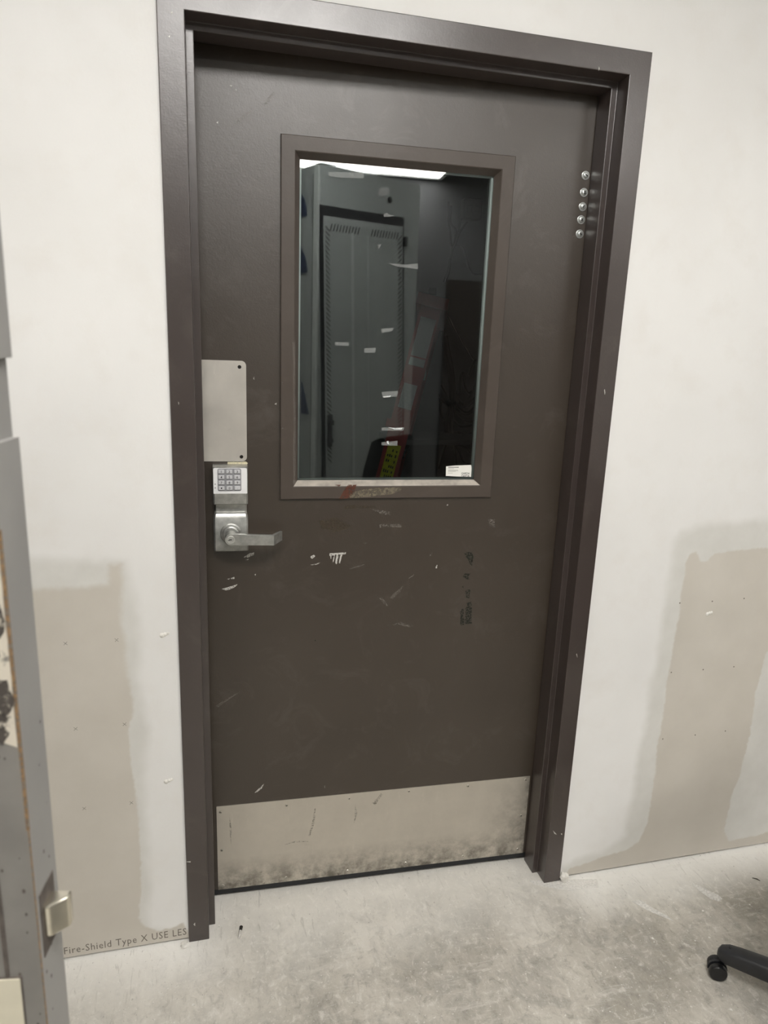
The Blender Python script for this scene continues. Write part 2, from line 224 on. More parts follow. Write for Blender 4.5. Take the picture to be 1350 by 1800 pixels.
    m['primer_red'] = simple('primer_red', (0.105, 0.034, 0.018, 1), 0.6, 0, 0.3, 200)
    m['bare_olive'] = simple('bare_olive', (0.19, 0.16, 0.115, 1), 0.5, 0.2, 0.4, 180)
    m['sealant'] = simple('sealant', (0.42, 0.47, 0.45, 1), 0.5, 0, 0.1)
    m['sticker_white'] = simple('sticker_white', (0.86, 0.85, 0.80, 1), 0.55, 0, 0.03)
    # tape left on the pane: thin film, part see-through
    def film(name, col, alpha):
        t = NT(name); d = t.n('ShaderNodeBsdfDiffuse'); d.inputs[0].default_value = col
        tr = t.n('ShaderNodeBsdfTransparent'); mx = t.n('ShaderNodeMixShader')
        f = t.ramp(t.noise(180, 5), 0.3, 0.7, alpha*0.75, min(1, alpha*1.2)); t.l(f, mx.inputs[0])
        t.l(tr.outputs[0], mx.inputs[1]); t.l(d.outputs[0], mx.inputs[2]); t.l(mx.outputs[0], t.out.inputs[0]); return t.m
    m['tape'] = film('tape', (0.62, 0.64, 0.63, 1), 0.30)
    m['dark_leaf'] = simple('dark_leaf', (0.028, 0.021, 0.017, 1), 0.55)
    m['tape_white'] = film('tape_white', (0.85, 0.87, 0.87, 1), 0.8)
    def worn(name, col, lo, hi, alpha, sc_=260):
        t = NT(name); p = t.n('ShaderNodeBsdfPrincipled'); p.inputs['Base Color'].default_value = col; p.inputs['Roughness'].default_value = 0.6
        tr = t.n('ShaderNodeBsdfTransparent'); mx = t.n('ShaderNodeMixShader')
        t.l(t.ramp(t.noise(sc_, 5, 0.65), lo, hi, 0, alpha), mx.inputs[0])
        t.l(tr.outputs[0], mx.inputs[1]); t.l(p.outputs[0], mx.inputs[2]); t.l(mx.outputs[0], t.out.inputs[0]); return t.m
    m['scuff_white'] = worn('scuff_white', (0.62, 0.60, 0.56, 1), 0.36, 0.50, 0.95)
    m['scuff_grey'] = worn('scuff_grey', (0.30, 0.27, 0.24, 1), 0.42, 0.62, 0.50)
    m['scuff_dark'] = worn('scuff_dark', (0.014, 0.018, 0.013, 1), 0.45, 0.53, 0.95, 280)
    m['scuff_brown'] = worn('scuff_brown', (0.085, 0.060, 0.033, 1), 0.36, 0.6, 0.6, 120)
    m['scuff_steel'] = worn('scuff_steel', (0.18, 0.16, 0.125, 1), 0.42, 0.62, 0.6)
    m['scuff_red'] = worn('scuff_red', (0.105, 0.034, 0.018, 1), 0.34, 0.48, 0.9, 150)
    m['scuff_olive'] = worn('scuff_olive', (0.20, 0.17, 0.12, 1), 0.36, 0.55, 0.85, 150)
    m['smear'] = film('smear', (0.5, 0.5, 0.5, 1), 0.14)
    # clear pane: Fresnel reflection over a slightly green clear body
    def pane(name, ior, col):
        t = NT(name)
        g = t.n('ShaderNodeBsdfGlossy'); g.inputs['Roughness'].default_value = 0.0; g.inputs[0].default_value = (1, 1, 1, 1)
        tr = t.n('ShaderNodeBsdfTransparent'); tr.inputs[0].default_value = col
        fr = t.n('ShaderNodeFresnel'); fr.inputs['IOR'].default_value = ior
        mx = t.n('ShaderNodeMixShader'); t.l(fr.outputs[0], mx.inputs[0]); t.l(tr.outputs[0], mx.inputs[1]); t.l(g.outputs[0], mx.inputs[2])
        t.l(mx.outputs[0], t.out.inputs[0]); return t.m
    m['glass'] = pane('pane_glass', 1.6, (0.97, 0.985, 0.98, 1))
    m['glass_tinted'] = pane('tinted_glass', 1.6, (0.68, 0.69, 0.685, 1))
    # dusty concrete
    t = NT('concrete')
    tc = t.n('ShaderNodeTexCoord'); sx = t.n('ShaderNodeSeparateXYZ'); t.l(tc.outputs['Object'], sx.inputs[0])
    base = t.mix(t.ramp(t.noise(3.2, 7, 0.62), 0.34, 0.68), (0.37, 0.345, 0.295, 1), (0.63, 0.595, 0.53, 1))
    pat = t.ramp(t.noise(9, 8, 0.7, dist=0.8), 0.47, 0.62, 0, 0.6)
    base = t.mix(pat, base, (0.33, 0.315, 0.28, 1))
    mid = t.noise(48, 7, 0.72, t.coord((1, .75, 1)), 0.6)
    base = t.mix(t.ramp(mid, 0.53, 0.68, 0, 0.58), base, (0.24, 0.225, 0.195, 1))
    base = t.mix(t.ramp(mid, 0.46, 0.32, 0, 0.75), base, (0.72, 0.695, 0.64, 1))
    near = t.ramp(t.math('ADD', sx.outputs[1], t.math('MULTIPLY', t.noise(5, 5), 0.22)), -0.08, 0.16, 0, 0.62)
    leftd = t.ramp(t.math('ADD', sx.outputs[0], t.math('MULTIPLY', t.noise(4, 5), 0.3)), 0.45, -0.05, 0, 0.45)
    base = t.mix(t.math('MAXIMUM', near, leftd), base, (0.86, 0.84, 0.79, 1))
    foot = t.ramp(t.math('ADD', sx.outputs[1], t.math('MULTIPLY', t.noise(8, 5), 0.10)), -0.10, 0.05, 0, 0.95)
    side = t.math('MAXIMUM', t.ramp(sx.outputs[0], 0.12, -0.04), t.ramp(sx.outputs[0], 0.98, 1.08))
    base = t.mix(t.math('MULTIPLY', foot, side), base, (0.93, 0.915, 0.875, 1))
    st = t.ramp(t.noise(1.0, 8, 0.72, t.coord((9, 60, 1)), 1.2), 0.53, 0.68, 0, 0.5)
    st = t.math('MULTIPLY', st, t.ramp(t.noise(4, 3), 0.42, 0.6))
    base = t.mix(st, base, (0.72, 0.70, 0.65, 1))
    st2 = t.ramp(t.noise(1.0, 8, 0.75, t.coord((70, 14, 1)), 0.8), 0.57, 0.69, 0, 0.42)
    base = t.mix(st2, base, (0.30, 0.285, 0.25, 1))
    speck = t.ramp(t.noise(120, 4, 0.65), 0.62, 0.70, 0, 0.75); base = t.mix(speck, base, (0.82, 0.80, 0.76, 1))
    pits = t.ramp(t.noise(110, 2, 0.5, t.coord((1.3, 0.9, 1))), 0.31, 0.25, 0, 0.5); base = t.mix(pits, base, (0.2, 0.185, 0.165, 1))
    nrm = t.bump(t.noise(110, 6, 0.7), 0.35, 0.003); nrm = t.bump(t.noise(30, 5, 0.6), 0.15, 0.004, nrm)
    t.bsdf(base, 0.88, 0, nrm, 0.2); m['concrete'] = t.m
    m['plaster'] = simple('plaster', (0.78, 0.76, 0.71, 1), 0.9, 0, 0.12, 80, 0.4, 200)
    m['dust_smear'] = film('dust_smear', (0.93, 0.91, 0.87, 1), 0.6)
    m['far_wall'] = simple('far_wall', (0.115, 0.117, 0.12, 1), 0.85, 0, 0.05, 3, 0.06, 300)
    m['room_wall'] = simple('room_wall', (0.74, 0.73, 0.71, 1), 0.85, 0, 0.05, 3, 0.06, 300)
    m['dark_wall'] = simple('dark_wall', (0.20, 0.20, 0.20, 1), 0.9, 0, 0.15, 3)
    m['ceiling'] = simple('ceiling', (0.78, 0.78, 0.76, 1), 0.9, 0, 0.03, 8)
    m['cabinet_grey'] = simple('cabinet_grey', (0.265, 0.29, 0.285, 1), 0.45, 0, 0.06, 6, 0.05, 300)
    m['cabinet_edge'] = simple('cabinet_edge', (0.38, 0.41, 0.40, 1), 0.45, 0, 0.06, 6)
    m['slot_dark'] = simple('slot_dark', (0.03, 0.033, 0.03, 1), 0.7, 0, 0.2)
    m['navy'] = simple('navy', (0.03, 0.04, 0.075, 1), 0.5, 0, 0.4, 60)
    m['black_plastic'] = simple('black_plastic', (0.018, 0.019, 0.022, 1), 0.42, 0, 0.25, 40, 0.12, 500)
    m['chair_fabric'] = simple('chair_fabric', (0.010, 0.011, 0.013, 1), 0.9, 0, 0.3, 300, 0.4, 900)
    m['caster_wheel'] = simple('caster_wheel', (0.012, 0.012, 0.013, 1), 0.3, 0, 0.2)
    m['chrome'] = simple('chrome', (0.6, 0.6, 0.58, 1), 0.2, 1.0, 0.1)
    m['ladder_red'] = simple('ladder_red', (0.36, 0.045, 0.04, 1), 0.5, 0, 0.12, 30)
    m['aluminium'] = simple('aluminium', (0.5, 0.5, 0.5, 1), 0.35, 0.9, 0.1, 30)
    m['label_yellow'] = simple('label_yellow', (0.62, 0.62, 0.02, 1), 0.5, 0, 0.15, 80)
    m['label_white'] = simple('label_white', (0.62, 0.62, 0.62, 1), 0.55, 0, 0.1, 200)
    m['cable_black'] = simple('cable_black', (0.008, 0.008, 0.009, 1), 0.5, 0, 0.2)
    # scuffed grey paint of the door standing open beside the camera
    t = NT('grey_door_paint')
    c = t.mix(t.ramp(t.noise(5, 6, 0.6), 0.3, 0.7), (0.25, 0.245, 0.235, 1), (0.31, 0.305, 0.29, 1))
    c = t.mix(t.ramp(t.noise(45, 5, 0.7), 0.68, 0.74, 0, 0.8), c, (0.10, 0.085, 0.075, 1))
    c = t.mix(t.ramp(t.noise(1.0, 6, 0.7, t.coord((60, 60, 15))), 0.63, 0.72, 0, 0.3), c, (0.25, 0.24, 0.23, 1))
    t.bsdf(c, 0.4, 0, t.bump(t.noise(200, 3), 0.08, 0.001), 0.5); m['grey_door'] = t.m
    m['grey_face_shaded'] = simple('grey_face_shaded', (0.19, 0.18, 0.165, 1), 0.5, 0, 0.18, 12, 0.1, 200)  # same grey paint, darkened: the main face's shade is put into the colour
    m['rust'] = worn('rust', (0.25, 0.155, 0.075, 1), 0.30, 0.55, 0.9, 110)
    m['worn_white'] = worn('worn_white', (0.60, 0.55, 0.46, 1), 0.34, 0.42, 0.95, 55)
    m['worn_spot'] = worn('worn_spot', (0.06, 0.05, 0.043, 1), 0.40, 0.50, 0.9, 90)
    m['worn_dark'] = simple('worn_dark', (0.09, 0.075, 0.065, 1), 0.8, 0, 0.4, 80, 0.4, 200)
    m['cream'] = simple('cream', (0.60, 0.56, 0.44, 1), 0.5, 0, 0.06, 30)
    m['latch'] = simple('latch', (0.72, 0.68, 0.58, 1), 0.25, 0.95, 0.12, 50)
    t = NT('diffuser'); t.bsdf((0.9, 0.9, 0.9, 1), 0.5, emit=((1.0, 0.975, 0.94, 1), LAMP)); m['diffuser'] = t.m
    m['lamp_frame'] = simple('lamp_frame', (0.8, 0.8, 0.8, 1), 0.4, 0, 0.03)
    return m
MT = make_materials()

class MB:
    """collects shapes and links them as ONE mesh object"""
    def __init__(s): s.v = []; s.f = []; s.mi = []
    def raw(s, vs, fs, mi=0):
        o = len(s.v); s.v += [tuple(v) for v in vs]
        for f in fs: s.f.append(tuple(i+o for i in f)); s.mi.append(mi)
        return s
    def bm(s, bm, mi=0):
        bm.verts.ensure_lookup_table(); bm.verts.index_update()
        s.raw([v.co[:] for v in bm.verts], [[v.index for v in f.verts] for f in bm.faces], mi); bm.free(); return s
    def box(s, a, b, bev=0.0, mi=0, seg=1):
        bm = bmesh.new(); bmesh.ops.create_cube(bm, size=1.0)
        for v in bm.verts:
            v.co = [(a[i]+b[i])/2 + v.co[i]*abs(b[i]-a[i]) for i in range(3)]
        if bev: bmesh.ops.bevel(bm, geom=bm.edges[:], offset=bev, segments=seg, affect='EDGES', profile=0.5)
        return s.bm(bm, mi)
    def prism(s, pts, axis, a, b, bev=0.0, mi=0, seg=1):
        """polygon pts (2D) extruded along axis from a to b; 2D order: x-> (y,z), y-> (x,z), z-> (x,y)"""
        def P(p, c): return {'x': (c, p[0], p[1]), 'y': (p[0], c, p[1]), 'z': (p[0], p[1], c)}[axis]
        bm = bmesh.new()
        lo = [bm.verts.new(P(p, a)) for p in pts]; hi = [bm.verts.new(P(p, b)) for p in pts]
        n = len(pts)
        bm.faces.new(lo); bm.faces.new(hi[::-1])
        for i in range(n): bm.faces.new((lo[i], hi[i], hi[(i+1) % n], lo[(i+1) % n]))
        bmesh.ops.recalc_face_normals(bm, faces=bm.faces[:])
        if bev: bmesh.ops.bevel(bm, geom=bm.edges[:], offset=bev, segments=seg, affect='EDGES', profile=0.5)
        return s.bm(bm, mi)
    def tube(s, pts, r, n=10, mi=0, cap=True):
        pts = [Vector(p) for p in pts]; rr = r if isinstance(r, (list, tuple)) else [r]*len(pts)
        vs = []; fs = []; prev = None
        for i, p in enumerate(pts):
            d = (pts[min(i+1, len(pts)-1)]-pts[max(i-1, 0)]).normalized()
            if prev is None:
                u = d.orthogonal().normalized()
            else:
                u = (prev - d*prev.dot(d)).normalized()
            prev = u; w_ = d.cross(u)
            for k in range(n):
                a = 2*math.pi*k/n; vs.append(p+(u*math.cos(a)+w_*math.sin(a))*rr[i])
        for i in range(len(pts)-1):
            for k in range(n):
                fs.append((i*n+k, i*n+(k+1) % n, (i+1)*n+(k+1) % n, (i+1)*n+k))
        if cap: fs.append(tuple(range(n))[::-1]); fs.append(tuple((len(pts)-1)*n+k for k in range(n)))
        return s.raw(vs, fs, mi)
    def lathe(s, prof, origin, axis, n=24, mi=0):
        """prof: (radius, along) from the base up; axis a unit vector"""
        ax = Vector(axis).normalized(); u = ax.orthogonal().normalized(); w_ = ax.cross(u); o = Vector(origin)
        vs = []; fs = []
        for (r, h) in prof:
            for k in range(n):
                a = 2*math.pi*k/n; vs.append(o+ax*h+(u*math.cos(a)+w_*math.sin(a))*r)
        for i in range(len(prof)-1):
            for k in range(n):
                fs.append((i*n+k, i*n+(k+1) % n, (i+1)*n+(k+1) % n, (i+1)*n+k))
        fs.append(tuple(range(n))[::-1]); fs.append(tuple((len(prof)-1)*n+k for k in range(n)))
        return s.raw(vs, fs, mi)
    def build(s, name, mats, parent=None, smooth=False, loc=None, **props):
        me = bpy.data.meshes.new(name); me.from_pydata(s.v, [], s.f)
        for mm in (mats if isinstance(mats, (list, tuple)) else [mats]): me.materials.append(mm)
        me.polygons.foreach_set('material_index', s.mi)
        if smooth:
            me.polygons.foreach_set('use_smooth', [True]*len(me.polygons))
            try: me.set_sharp_from_angle(angle=math.radians(40))
            except Exception: pass
        me.update()
        o = bpy.data.objects.new(name, me); COL.objects.link(o)
        if parent is not None: o.parent = parent
        if loc is not None: o.location = loc
        if smooth:
            wn = o.modifiers.new('weighted_normal', 'WEIGHTED_NORMAL'); wn.keep_sharp = True; wn.weight = 60
        for k, v in props.items(): o[k] = v
        return o

def thing(name, label=None, category=None, loc=(0, 0, 0), rz=0.0, group=None, kind=None):
    o = bpy.data.objects.new(name, None); COL.objects.link(o)
    o.empty_display_size = 0.1
    o.location = loc; o.rotation_euler = (0, 0, rz)
    tag(o, label, category, group, kind); return o
def tag(o, label=None, category=None, group=None, kind=None):
    if label: o['label'] = label
    if category: o['category'] = category
    if group: o['group'] = group
    if kind: o['kind'] = kind
    return o

def text_geom(txt, size, bold=0.0):
    cu = bpy.data.curves.new('txt', 'FONT'); cu.body = txt; cu.size = size; cu.offset = bold
    cu.resolution_u = 2; cu.space_character = 1.12; cu.extrude = 0.0
    ob = bpy.data.objects.new('txt', cu); COL.objects.link(ob)
    dg = bpy.context.evaluated_depsgraph_get(); me = ob.evaluated_get(dg).to_mesh()
    vs = [tuple(v.co) for v in me.vertices]; fs = [tuple(p.vertices) for p in me.polygons]
    ob.evaluated_get(dg).to_mesh_clear()
    bpy.data.objects.remove(ob); bpy.data.curves.remove(cu)
    return vs, fs

def flat_polys(mb, polys, y, mapf, jit=0.0, thick=0.0004, mi=0):
    """thin flakes: outlines (s,z) at depth y, real thickness toward -y"""
    for pl in polys:
        if jit > .0003:
            pl = [((1-t_)*a_[0]+t_*b_[0], (1-t_)*a_[1]+t_*b_[1]) for a_, b_ in zip(pl, pl[1:]+pl[:1]) for t_ in (0, .33, .66)]
        n = len(pl)
        q = [(p[0]+random.uniform(-jit, jit), p[1]+random.uniform(-jit, jit)) for p in pl]
        front = [mapf(p, y-thick) for p in q]; back = [mapf(p, y) for p in q]
        fs = [tuple(range(n))] + [(i, i+n, (i+1) % n+n, (i+1) % n) for i in range(n)]
        mb.raw(front+back, fs, mi)
    return mb

def rounded(x0, z0, x1, z1, radii, n=6):
    """rectangle outline with corner radii (bl, br, tr, tl)"""
    out = []
    for (cx, cz, r, a0) in ((x0, z0, radii[0], 180), (x1, z0, radii[1], 270), (x1, z1, radii[2], 0), (x0, z1, radii[3], 90)):
        if r <= 0: out.append((cx, cz)); continue
        ox = cx+r if cx == x0 else cx-r; oz = cz+r if cz == z0 else cz-r
        for i in range(n+1):
            a = math.radians(a0+90*i/n); out.append((ox+r*math.cos(a), oz+r*math.sin(a)))
    return out

# ------------------------------------------------------------------ main dimensions
W0, H = 1.016, 2.0932           # outer width and height of the door frame
FW, FH, SW = 0.0489, 0.0476, 0.0153
D1, D2 = 0.0438, 0.098          # front rabbet, back of the stop
HX = W0-FW                      # hinge axis
ANG = 0.03867                   # the leaf stands a little open, inward
WY, WB = 0.006, 0.146           # wall faces
ZC = 2.75                       # ceiling
RX0, RX1, RY0 = -1.06, 3.2, -3.93   # near room
BX0, BX1, BY1 = -0.9, 1.9, 1.12     # room behind the door

# ------------------------------------------------------------------ structure
def vnoise(x, z, cell, seed):
    rs = np.random.RandomState(seed); g = rs.rand(64, 64)
    u = x/cell; v = z/cell; i = np.floor(u).astype(int); j = np.floor(v).astype(int); fu = u-i; fv = v-j
    fu = fu*fu*(3-2*fu); fv = fv*fv*(3-2*fv)
    G = lambda a, b: g[a % 64, b % 64]
    return (G(i, j)*(1-fu)+G(i+1, j)*fu)*(1-fv)+(G(i, j+1)*(1-fu)+G(i+1, j+1)*fu)*fv
def sdf(x, z, poly):
    P = np.array(poly); d = np.full(x.shape, 1e9); inside = np.zeros(x.shape, bool); n = len(P)
    for i in range(n):
        a = P[i]; b = P[(i+1) % n]; e = b-a; L = e@e+1e-12
        t = np.clip(((x-a[0])*e[0]+(z-a[1])*e[1])/L, 0, 1)
        d = np.minimum(d, np.hypot(x-a[0]-t*e[0], z-a[1]-t*e[1]))
        c = ((a[1] > z) != (b[1] > z)); xi = a[0]+(z-a[1])*e[0]/(e[1] if abs(e[1]) > 1e-9 else 1e-9)
        inside ^= c & (x < xi)
    return np.where(inside, d, -d)
def sstep(d, w_): 
    t = np.clip(d/w_*0.5+0.5, 0, 1); return t*t*(3-2*t)

def build_wall_back():
    V = []; F = []; bare = []; thin = []
    def grid(x0, x1, z0, z1, step, y, polys=None):
        nx = max(1, int(round((x1-x0)/step))); nz = max(1, int(round((z1-z0)/step)))
        xs = np.linspace(x0, x1, nx+1); zs = np.linspace(z0, z1, nz+1)
        X, Z = np.meshgrid(xs, zs, indexing='ij'); o = len(V)
        V.extend(zip(X.ravel().tolist(), [y]*X.size, Z.ravel().tolist()))
        if polys:
            b, th = polys
            nb = (vnoise(X+9, Z+9, .05, 1)-.5)*.006+(vnoise(X+9, Z+9, .014, 2)-.5)*.0035+(vnoise(X+9, Z+9, .006, 5)-.5)*.0035
            nt = (vnoise(X+9, Z+9, .07, 3)-.5)*.02+(vnoise(X+9, Z+9, .02, 4)-.5)*.012
            B = sstep(sdf(X, Z, b)+nb, .003+.006*np.clip((Z-.60)/.15, 0, 1)*(X < .5)); T = sstep(sdf(X, Z, th)+nt*.6, .018)*.9
            bare.extend(B.ravel().tolist()); thin.extend(T.ravel().tolist())
        else:
            bare.extend([0.0]*X.size); thin.extend([0.0]*X.size)
        m_ = nz+1
        for i in range(nx):
            r = o+i*m_
            F.extend([(r+j, r+m_+j, r+m_+j+1, r+j+1) for j in range(nz)])
    zb = 0.009; xl, xr = .012, W0-.012
    grid(-.50, xl, zb, 1.10, .003, WY, (D['bare_left'], D['thin_left']))
    grid(xr, 1.86, zb, 1.14, .0035, WY, (D['bare_right'], D['thin_right']))
    grid(RX0, -.50, zb, 1.10, .3, WY); grid(RX0, xl, 1.10, H-.012, .3, WY)
    grid(1.86, RX1, zb, 1.14, .3, WY); grid(xr, RX1, 1.14, H-.012, .3, WY)
    grid(RX0, RX1, H-.012, ZC, .3, WY)
    grid(RX0, xl, 0, H-.012, .5, WB); grid(xr, RX1, 0, H-.012, .5, WB); grid(RX0, RX1, H-.012, ZC, .5, WB)
    # bottom returns under the board, and the jamb ends
    def quad(*q):
        o = len(V); V.extend(q); bare.extend([0.]*4); thin.extend([0.]*4); F.append((o, o+1, o+2, o+3))
    for a, b in ((RX0, xl), (xr, RX1)):
        quad((a, WY, zb), (b, WY, zb), (b, WY+.014, zb), (a, WY+.014, zb))
        quad((a, WY+.014, 0), (b, WY+.014, 0), (b, WY+.014, zb), (a, WY+.014, zb))
    for x in (xl, xr): quad((x, WY, 0), (x, WB, 0), (x, WB, H), (x, WY, H))
    quad((xl, WY, H-.012), (xr, WY, H-.012), (xr, WB, H-.012), (xl, WB, H-.012))
    me = bpy.data.meshes.new('wall_back'); me.from_pydata(V, [], F)
    for nm, val in (('bare', bare), ('thin', thin)):
        at = me.attributes.new(nm, 'FLOAT', 'POINT'); at.data.foreach_set('value', val)
    me.materials.append(MT['drywall'])
    o = bpy.data.objects.new('wall_back', me); COL.objects.link(o)
    tag(o, 'white drywall with bare patches around the brown door', 'wall', kind='structure')
    # printing along the foot of the board
    (xa, za), (xb, zb2), _ = D['text_left']
    vs, fs = text_geom('Fire-Shield Type X USE LES', .028)
    wid = max(v[0] for v in vs); k = (xb-xa)/wid
    MB().raw([(xa+v[0]*k, WY-.0003, za+.004+v[1]*1.0) for v in vs], fs).build('printed_lettering', MT['board_ink'], o)
    mb = MB()
    for x, z in D['x_marks']:
        for s in (-1, 1):
            d = .0038; t_ = .0006
            mb.raw([(x-d, WY-.0003, z-s*d-t_), (x+d, WY-.0003, z+s*d-t_), (x+d, WY-.0003, z+s*d+t_), (x-d, WY-.0003, z-s*d+t_)], [(0, 1, 2, 3)])
    for x, z in D['dots_right']:
        mb.lathe([(.0022, 0), (.0018, .0003)], (x, WY-.0001, z), (0, -1, 0), 7)
    mb.build('fastener_mark', MT['board_ink'], o, kind='stuff')
    mb = MB()
    for x, z in D['wall_bumps']:
        for k in range(3):
            mb.lathe([(.006-.001*k, 0), (.005-.001*k, .0012), (.002, .0026)], (x+(k-1)*.006, WY-.0001, z+(k-1)*.002), (0, -1, 0), 9)
    mb.build('mud_drip', MT['plaster'], o, kind='stuff')
    return o

def struct(name, mb, m, label, cat='wall'):
    return tag(mb.build(name, m), label, cat, kind='structure')

wall_back = build_wall_back()
floor_mb = MB().box((RX0-.1, RY0-.1, -.08), (RX1+.1, WB, 0)).box((BX0-.1, WB, -.08), (BX1+.1, BY1+.1, 0))
floor = struct('floor', floor_mb, MT['concrete'], 'grey concrete floor covered in white plaster dust', 'floor')
struct('ceiling', MB().box((RX0-.1, RY0-.1, ZC), (RX1+.1, WY, ZC+.1)).box((BX0-.1, WB, 2.6), (BX1+.1, BY1+.1, ZC+.1)), MT['ceiling'], 'white ceiling of the room reflected in the pane', 'ceiling')
struct('wall_left', MB().box((RX0-.1, RY0, 0), (RX0, WY, ZC)), MT['room_wall'], 'plain side wall left of the grey open door')
struct('wall_right', MB().box((RX1, RY0, 0), (RX1+.1, WY, ZC)), MT['room_wall'], 'plain side wall right of the office chairs')
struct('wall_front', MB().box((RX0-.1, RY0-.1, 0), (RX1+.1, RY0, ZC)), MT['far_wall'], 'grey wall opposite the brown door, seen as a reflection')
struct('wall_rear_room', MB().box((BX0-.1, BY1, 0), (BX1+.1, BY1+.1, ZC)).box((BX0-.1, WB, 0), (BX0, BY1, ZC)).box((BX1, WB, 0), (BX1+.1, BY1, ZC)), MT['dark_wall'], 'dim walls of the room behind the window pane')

# dust smears on the floor are part of it
mb = MB()
for pl in D['floor_smear']:
    mb.raw([(x, y, .0006) for x, y in pl], [tuple(range(len(pl)))])
mb.build('plaster_smear', MT['dust_smear'], floor, kind='stuff')

# ------------------------------------------------------------------ door frame
def frame_profile():
    return [(0, WY+.02), (0, 0), (FW, 0), (FW, D1), (FW+SW, D1), (FW+SW, D2), (FW, D2), (FW, .150), (0.012, .150)]
def soft_profile(pts, r=.0016):
    out = []; n = len(pts)
    for i, p in enumerate(pts):
        a = Vector(pts[i-1]); b = Vector(p); c = Vector(pts[(i+1) % n])
        d1 = (a-b).normalized(); d2 = (c-b).normalized()
        rr = min(r, (a-b).length*.4, (c-b).length*.4)
        p1 = b+d1*rr; p2 = b+d2*rr; mid = (p1+p2)/2+(b-(p1+p2)/2)*.5
        out += [tuple(p1), tuple(mid), tuple(p2)]
    return out
trim = thing('trim_1', 'brown steel door frame with a stepped stop, scuffed at its feet', 'door frame', (W0/2, .07, 0), kind='structure')
prof = soft_profile(frame_profile())
def sweep(name, ends):
    n = len(prof); vs = []
    for e in ends:
        vs += [(x-W0/2, y-.07, z) for x, y, z in [e(u, y) for u, y in prof]]
    fs = [(i, (i+1) % n, (i+1) % n+n, i+n) for i in range(n)] + [tuple(range(n))[::-1], tuple(range(n, 2*n))]
    return MB().raw(vs, fs).build(name, MT['frame_paint'], trim)
jl = sweep('jamb', [lambda u, y: (u, y, 0), lambda u, y: (u, y, H-u)])
jr = sweep('jamb', [lambda u, y: (W0-u, y, H-u), lambda u, y: (W0-u, y, 0)])
hd = sweep('head', [lambda u, y: (u, y, H-u), lambda u, y: (W0-u, y, H-u)])
for o in (jl, jr, hd):
    b = bmesh.new(); b.from_mesh(o.data); bmesh.ops.recalc_face_normals(b, faces=b.faces[:]); b.to_mesh(o.data); b.free()
mb = MB(); flat_polys(mb, D['frame_flecks'], 0.0, lambda p, y: (p[0]-W0/2, y-.07, p[1]), 0, .0005)
mb.build('paint_fleck', MT['chip_white'], trim, kind='stuff', label='tiny white chips on the brown frame')
# black seal on the stop behind the leaf's closing line
mb = MB().box((FW+SW-.011-W0/2, D2-.07, 0.0), (FW+SW-.001-W0/2, D2+.006-.07, H-FH-SW+.01)).box((W0-FW-SW+.001-W0/2, D2-.07, 0.0), (W0-FW-SW+.009-W0/2, D2+.0015-.07, H-FH-SW+.01))
mb.box((FW+SW-.011-W0/2, D2-.07, H-FH-SW+.001), (W0-FW-SW-W0/2, D2+.0015-.07, H-FH-SW+.011))
mb.build('seal', MT['rubber'], trim)

# ------------------------------------------------------------------ the brown door
S0 = 0.5
ca, sa = math.cos(ANG), math.sin(ANG)
dloc = (HX+(S0-HX)*ca, .1001+(HX-S0)*sa, 0)
door = thing('door_1', 'brown steel door with a glazed upper half and steel kick plate', 'door', dloc, -ANG, kind='structure')
L = lambda s, o, z: (s-S0, -o, z)      # leaf coordinates: s across, o out toward the viewer, z up
LB = -.045
leaf = MB()
sl, sr, z0, z1 = FW+.004, HX-.003, .010, 2.041
a, b, c, d = .258, .742, 1.1205, 1.8655
for (x0, x1, zz0, zz1) in ((sl, a, z0, z1), (b, sr, z0, z1), (a, b, z0, c), (a, b, d, z1)):
    leaf.box(L(x0, 0, zz0), L(x1, LB, zz1))
leaf_o = leaf.build('leaf', MT['door_paint'], door)
MB().box(L(sl, -.006, .0035), L(sr, LB+.006, .0105)).box(L(sl, .0012, .0105), L(sr, .0002, .0235)).build('bottom_sweep', MT['rubber'], door)
# window frame: four mitred beads with a raised rim and a sloped inner face
wx0, wx1, wz0, wz1 = .2365, .7630, 1.0990, 1.8880
bp = [(0.0, -.001), (0.0, .0062), (.0016, .0082), (.0295, .0082), (.0312, .0070), (.0420, -.0130), (.030, -.0130)]
def bead(ends, mats, slope_mi):
    n = len(bp); mb = MB(); vs = []
    for e in ends: vs += [L(*e(i, o)) for i, o in bp]
    for k in range(n):
        mb.raw([vs[k], vs[(k+1) % n], vs[(k+1) % n+n], vs[k+n]], [(0, 1, 2, 3)], slope_mi if k == 4 else 0)
    o = mb.build('glazing_bead', mats, door); return o
bm_ = [MT['bead_paint'], MT['dusty_sill']]
bead([lambda i, o: (wx0+i, o, wz0+i), lambda i, o: (wx0+i, o, wz1-i)], bm_, 0)
bead([lambda i, o: (wx1-i, o, wz1-i), lambda i, o: (wx1-i, o, wz0+i)], bm_, 0)
bead([lambda i, o: (wx0+i, o, wz1-i), lambda i, o: (wx1-i, o, wz1-i)], bm_, 0)
lowb = bead([lambda i, o: (wx1-i, o, wz0+i), lambda i, o: (wx0+i, o, wz0+i)], bm_, 1)
lowb['label'] = 'bottom bead with a dusty ledge and chipped paint'
for o in [x for x in door.children if x.name.startswith('glazing_bead')]:
    b_ = bmesh.new(); b_.from_mesh(o.data); bmesh.ops.remove_doubles(b_, verts=b_.verts[:], dist=1e-5); bmesh.ops.recalc_face_normals(b_, faces=b_.faces[:]); b_.to_mesh(o.data); b_.free()
lm = lambda p, y: (p[0]-S0, y, p[1])
flat_polys(MB(), D['bead_rust'], -.0082, lm, .0006).build('rust_patch', MT['scuff_red'], door, kind='stuff')
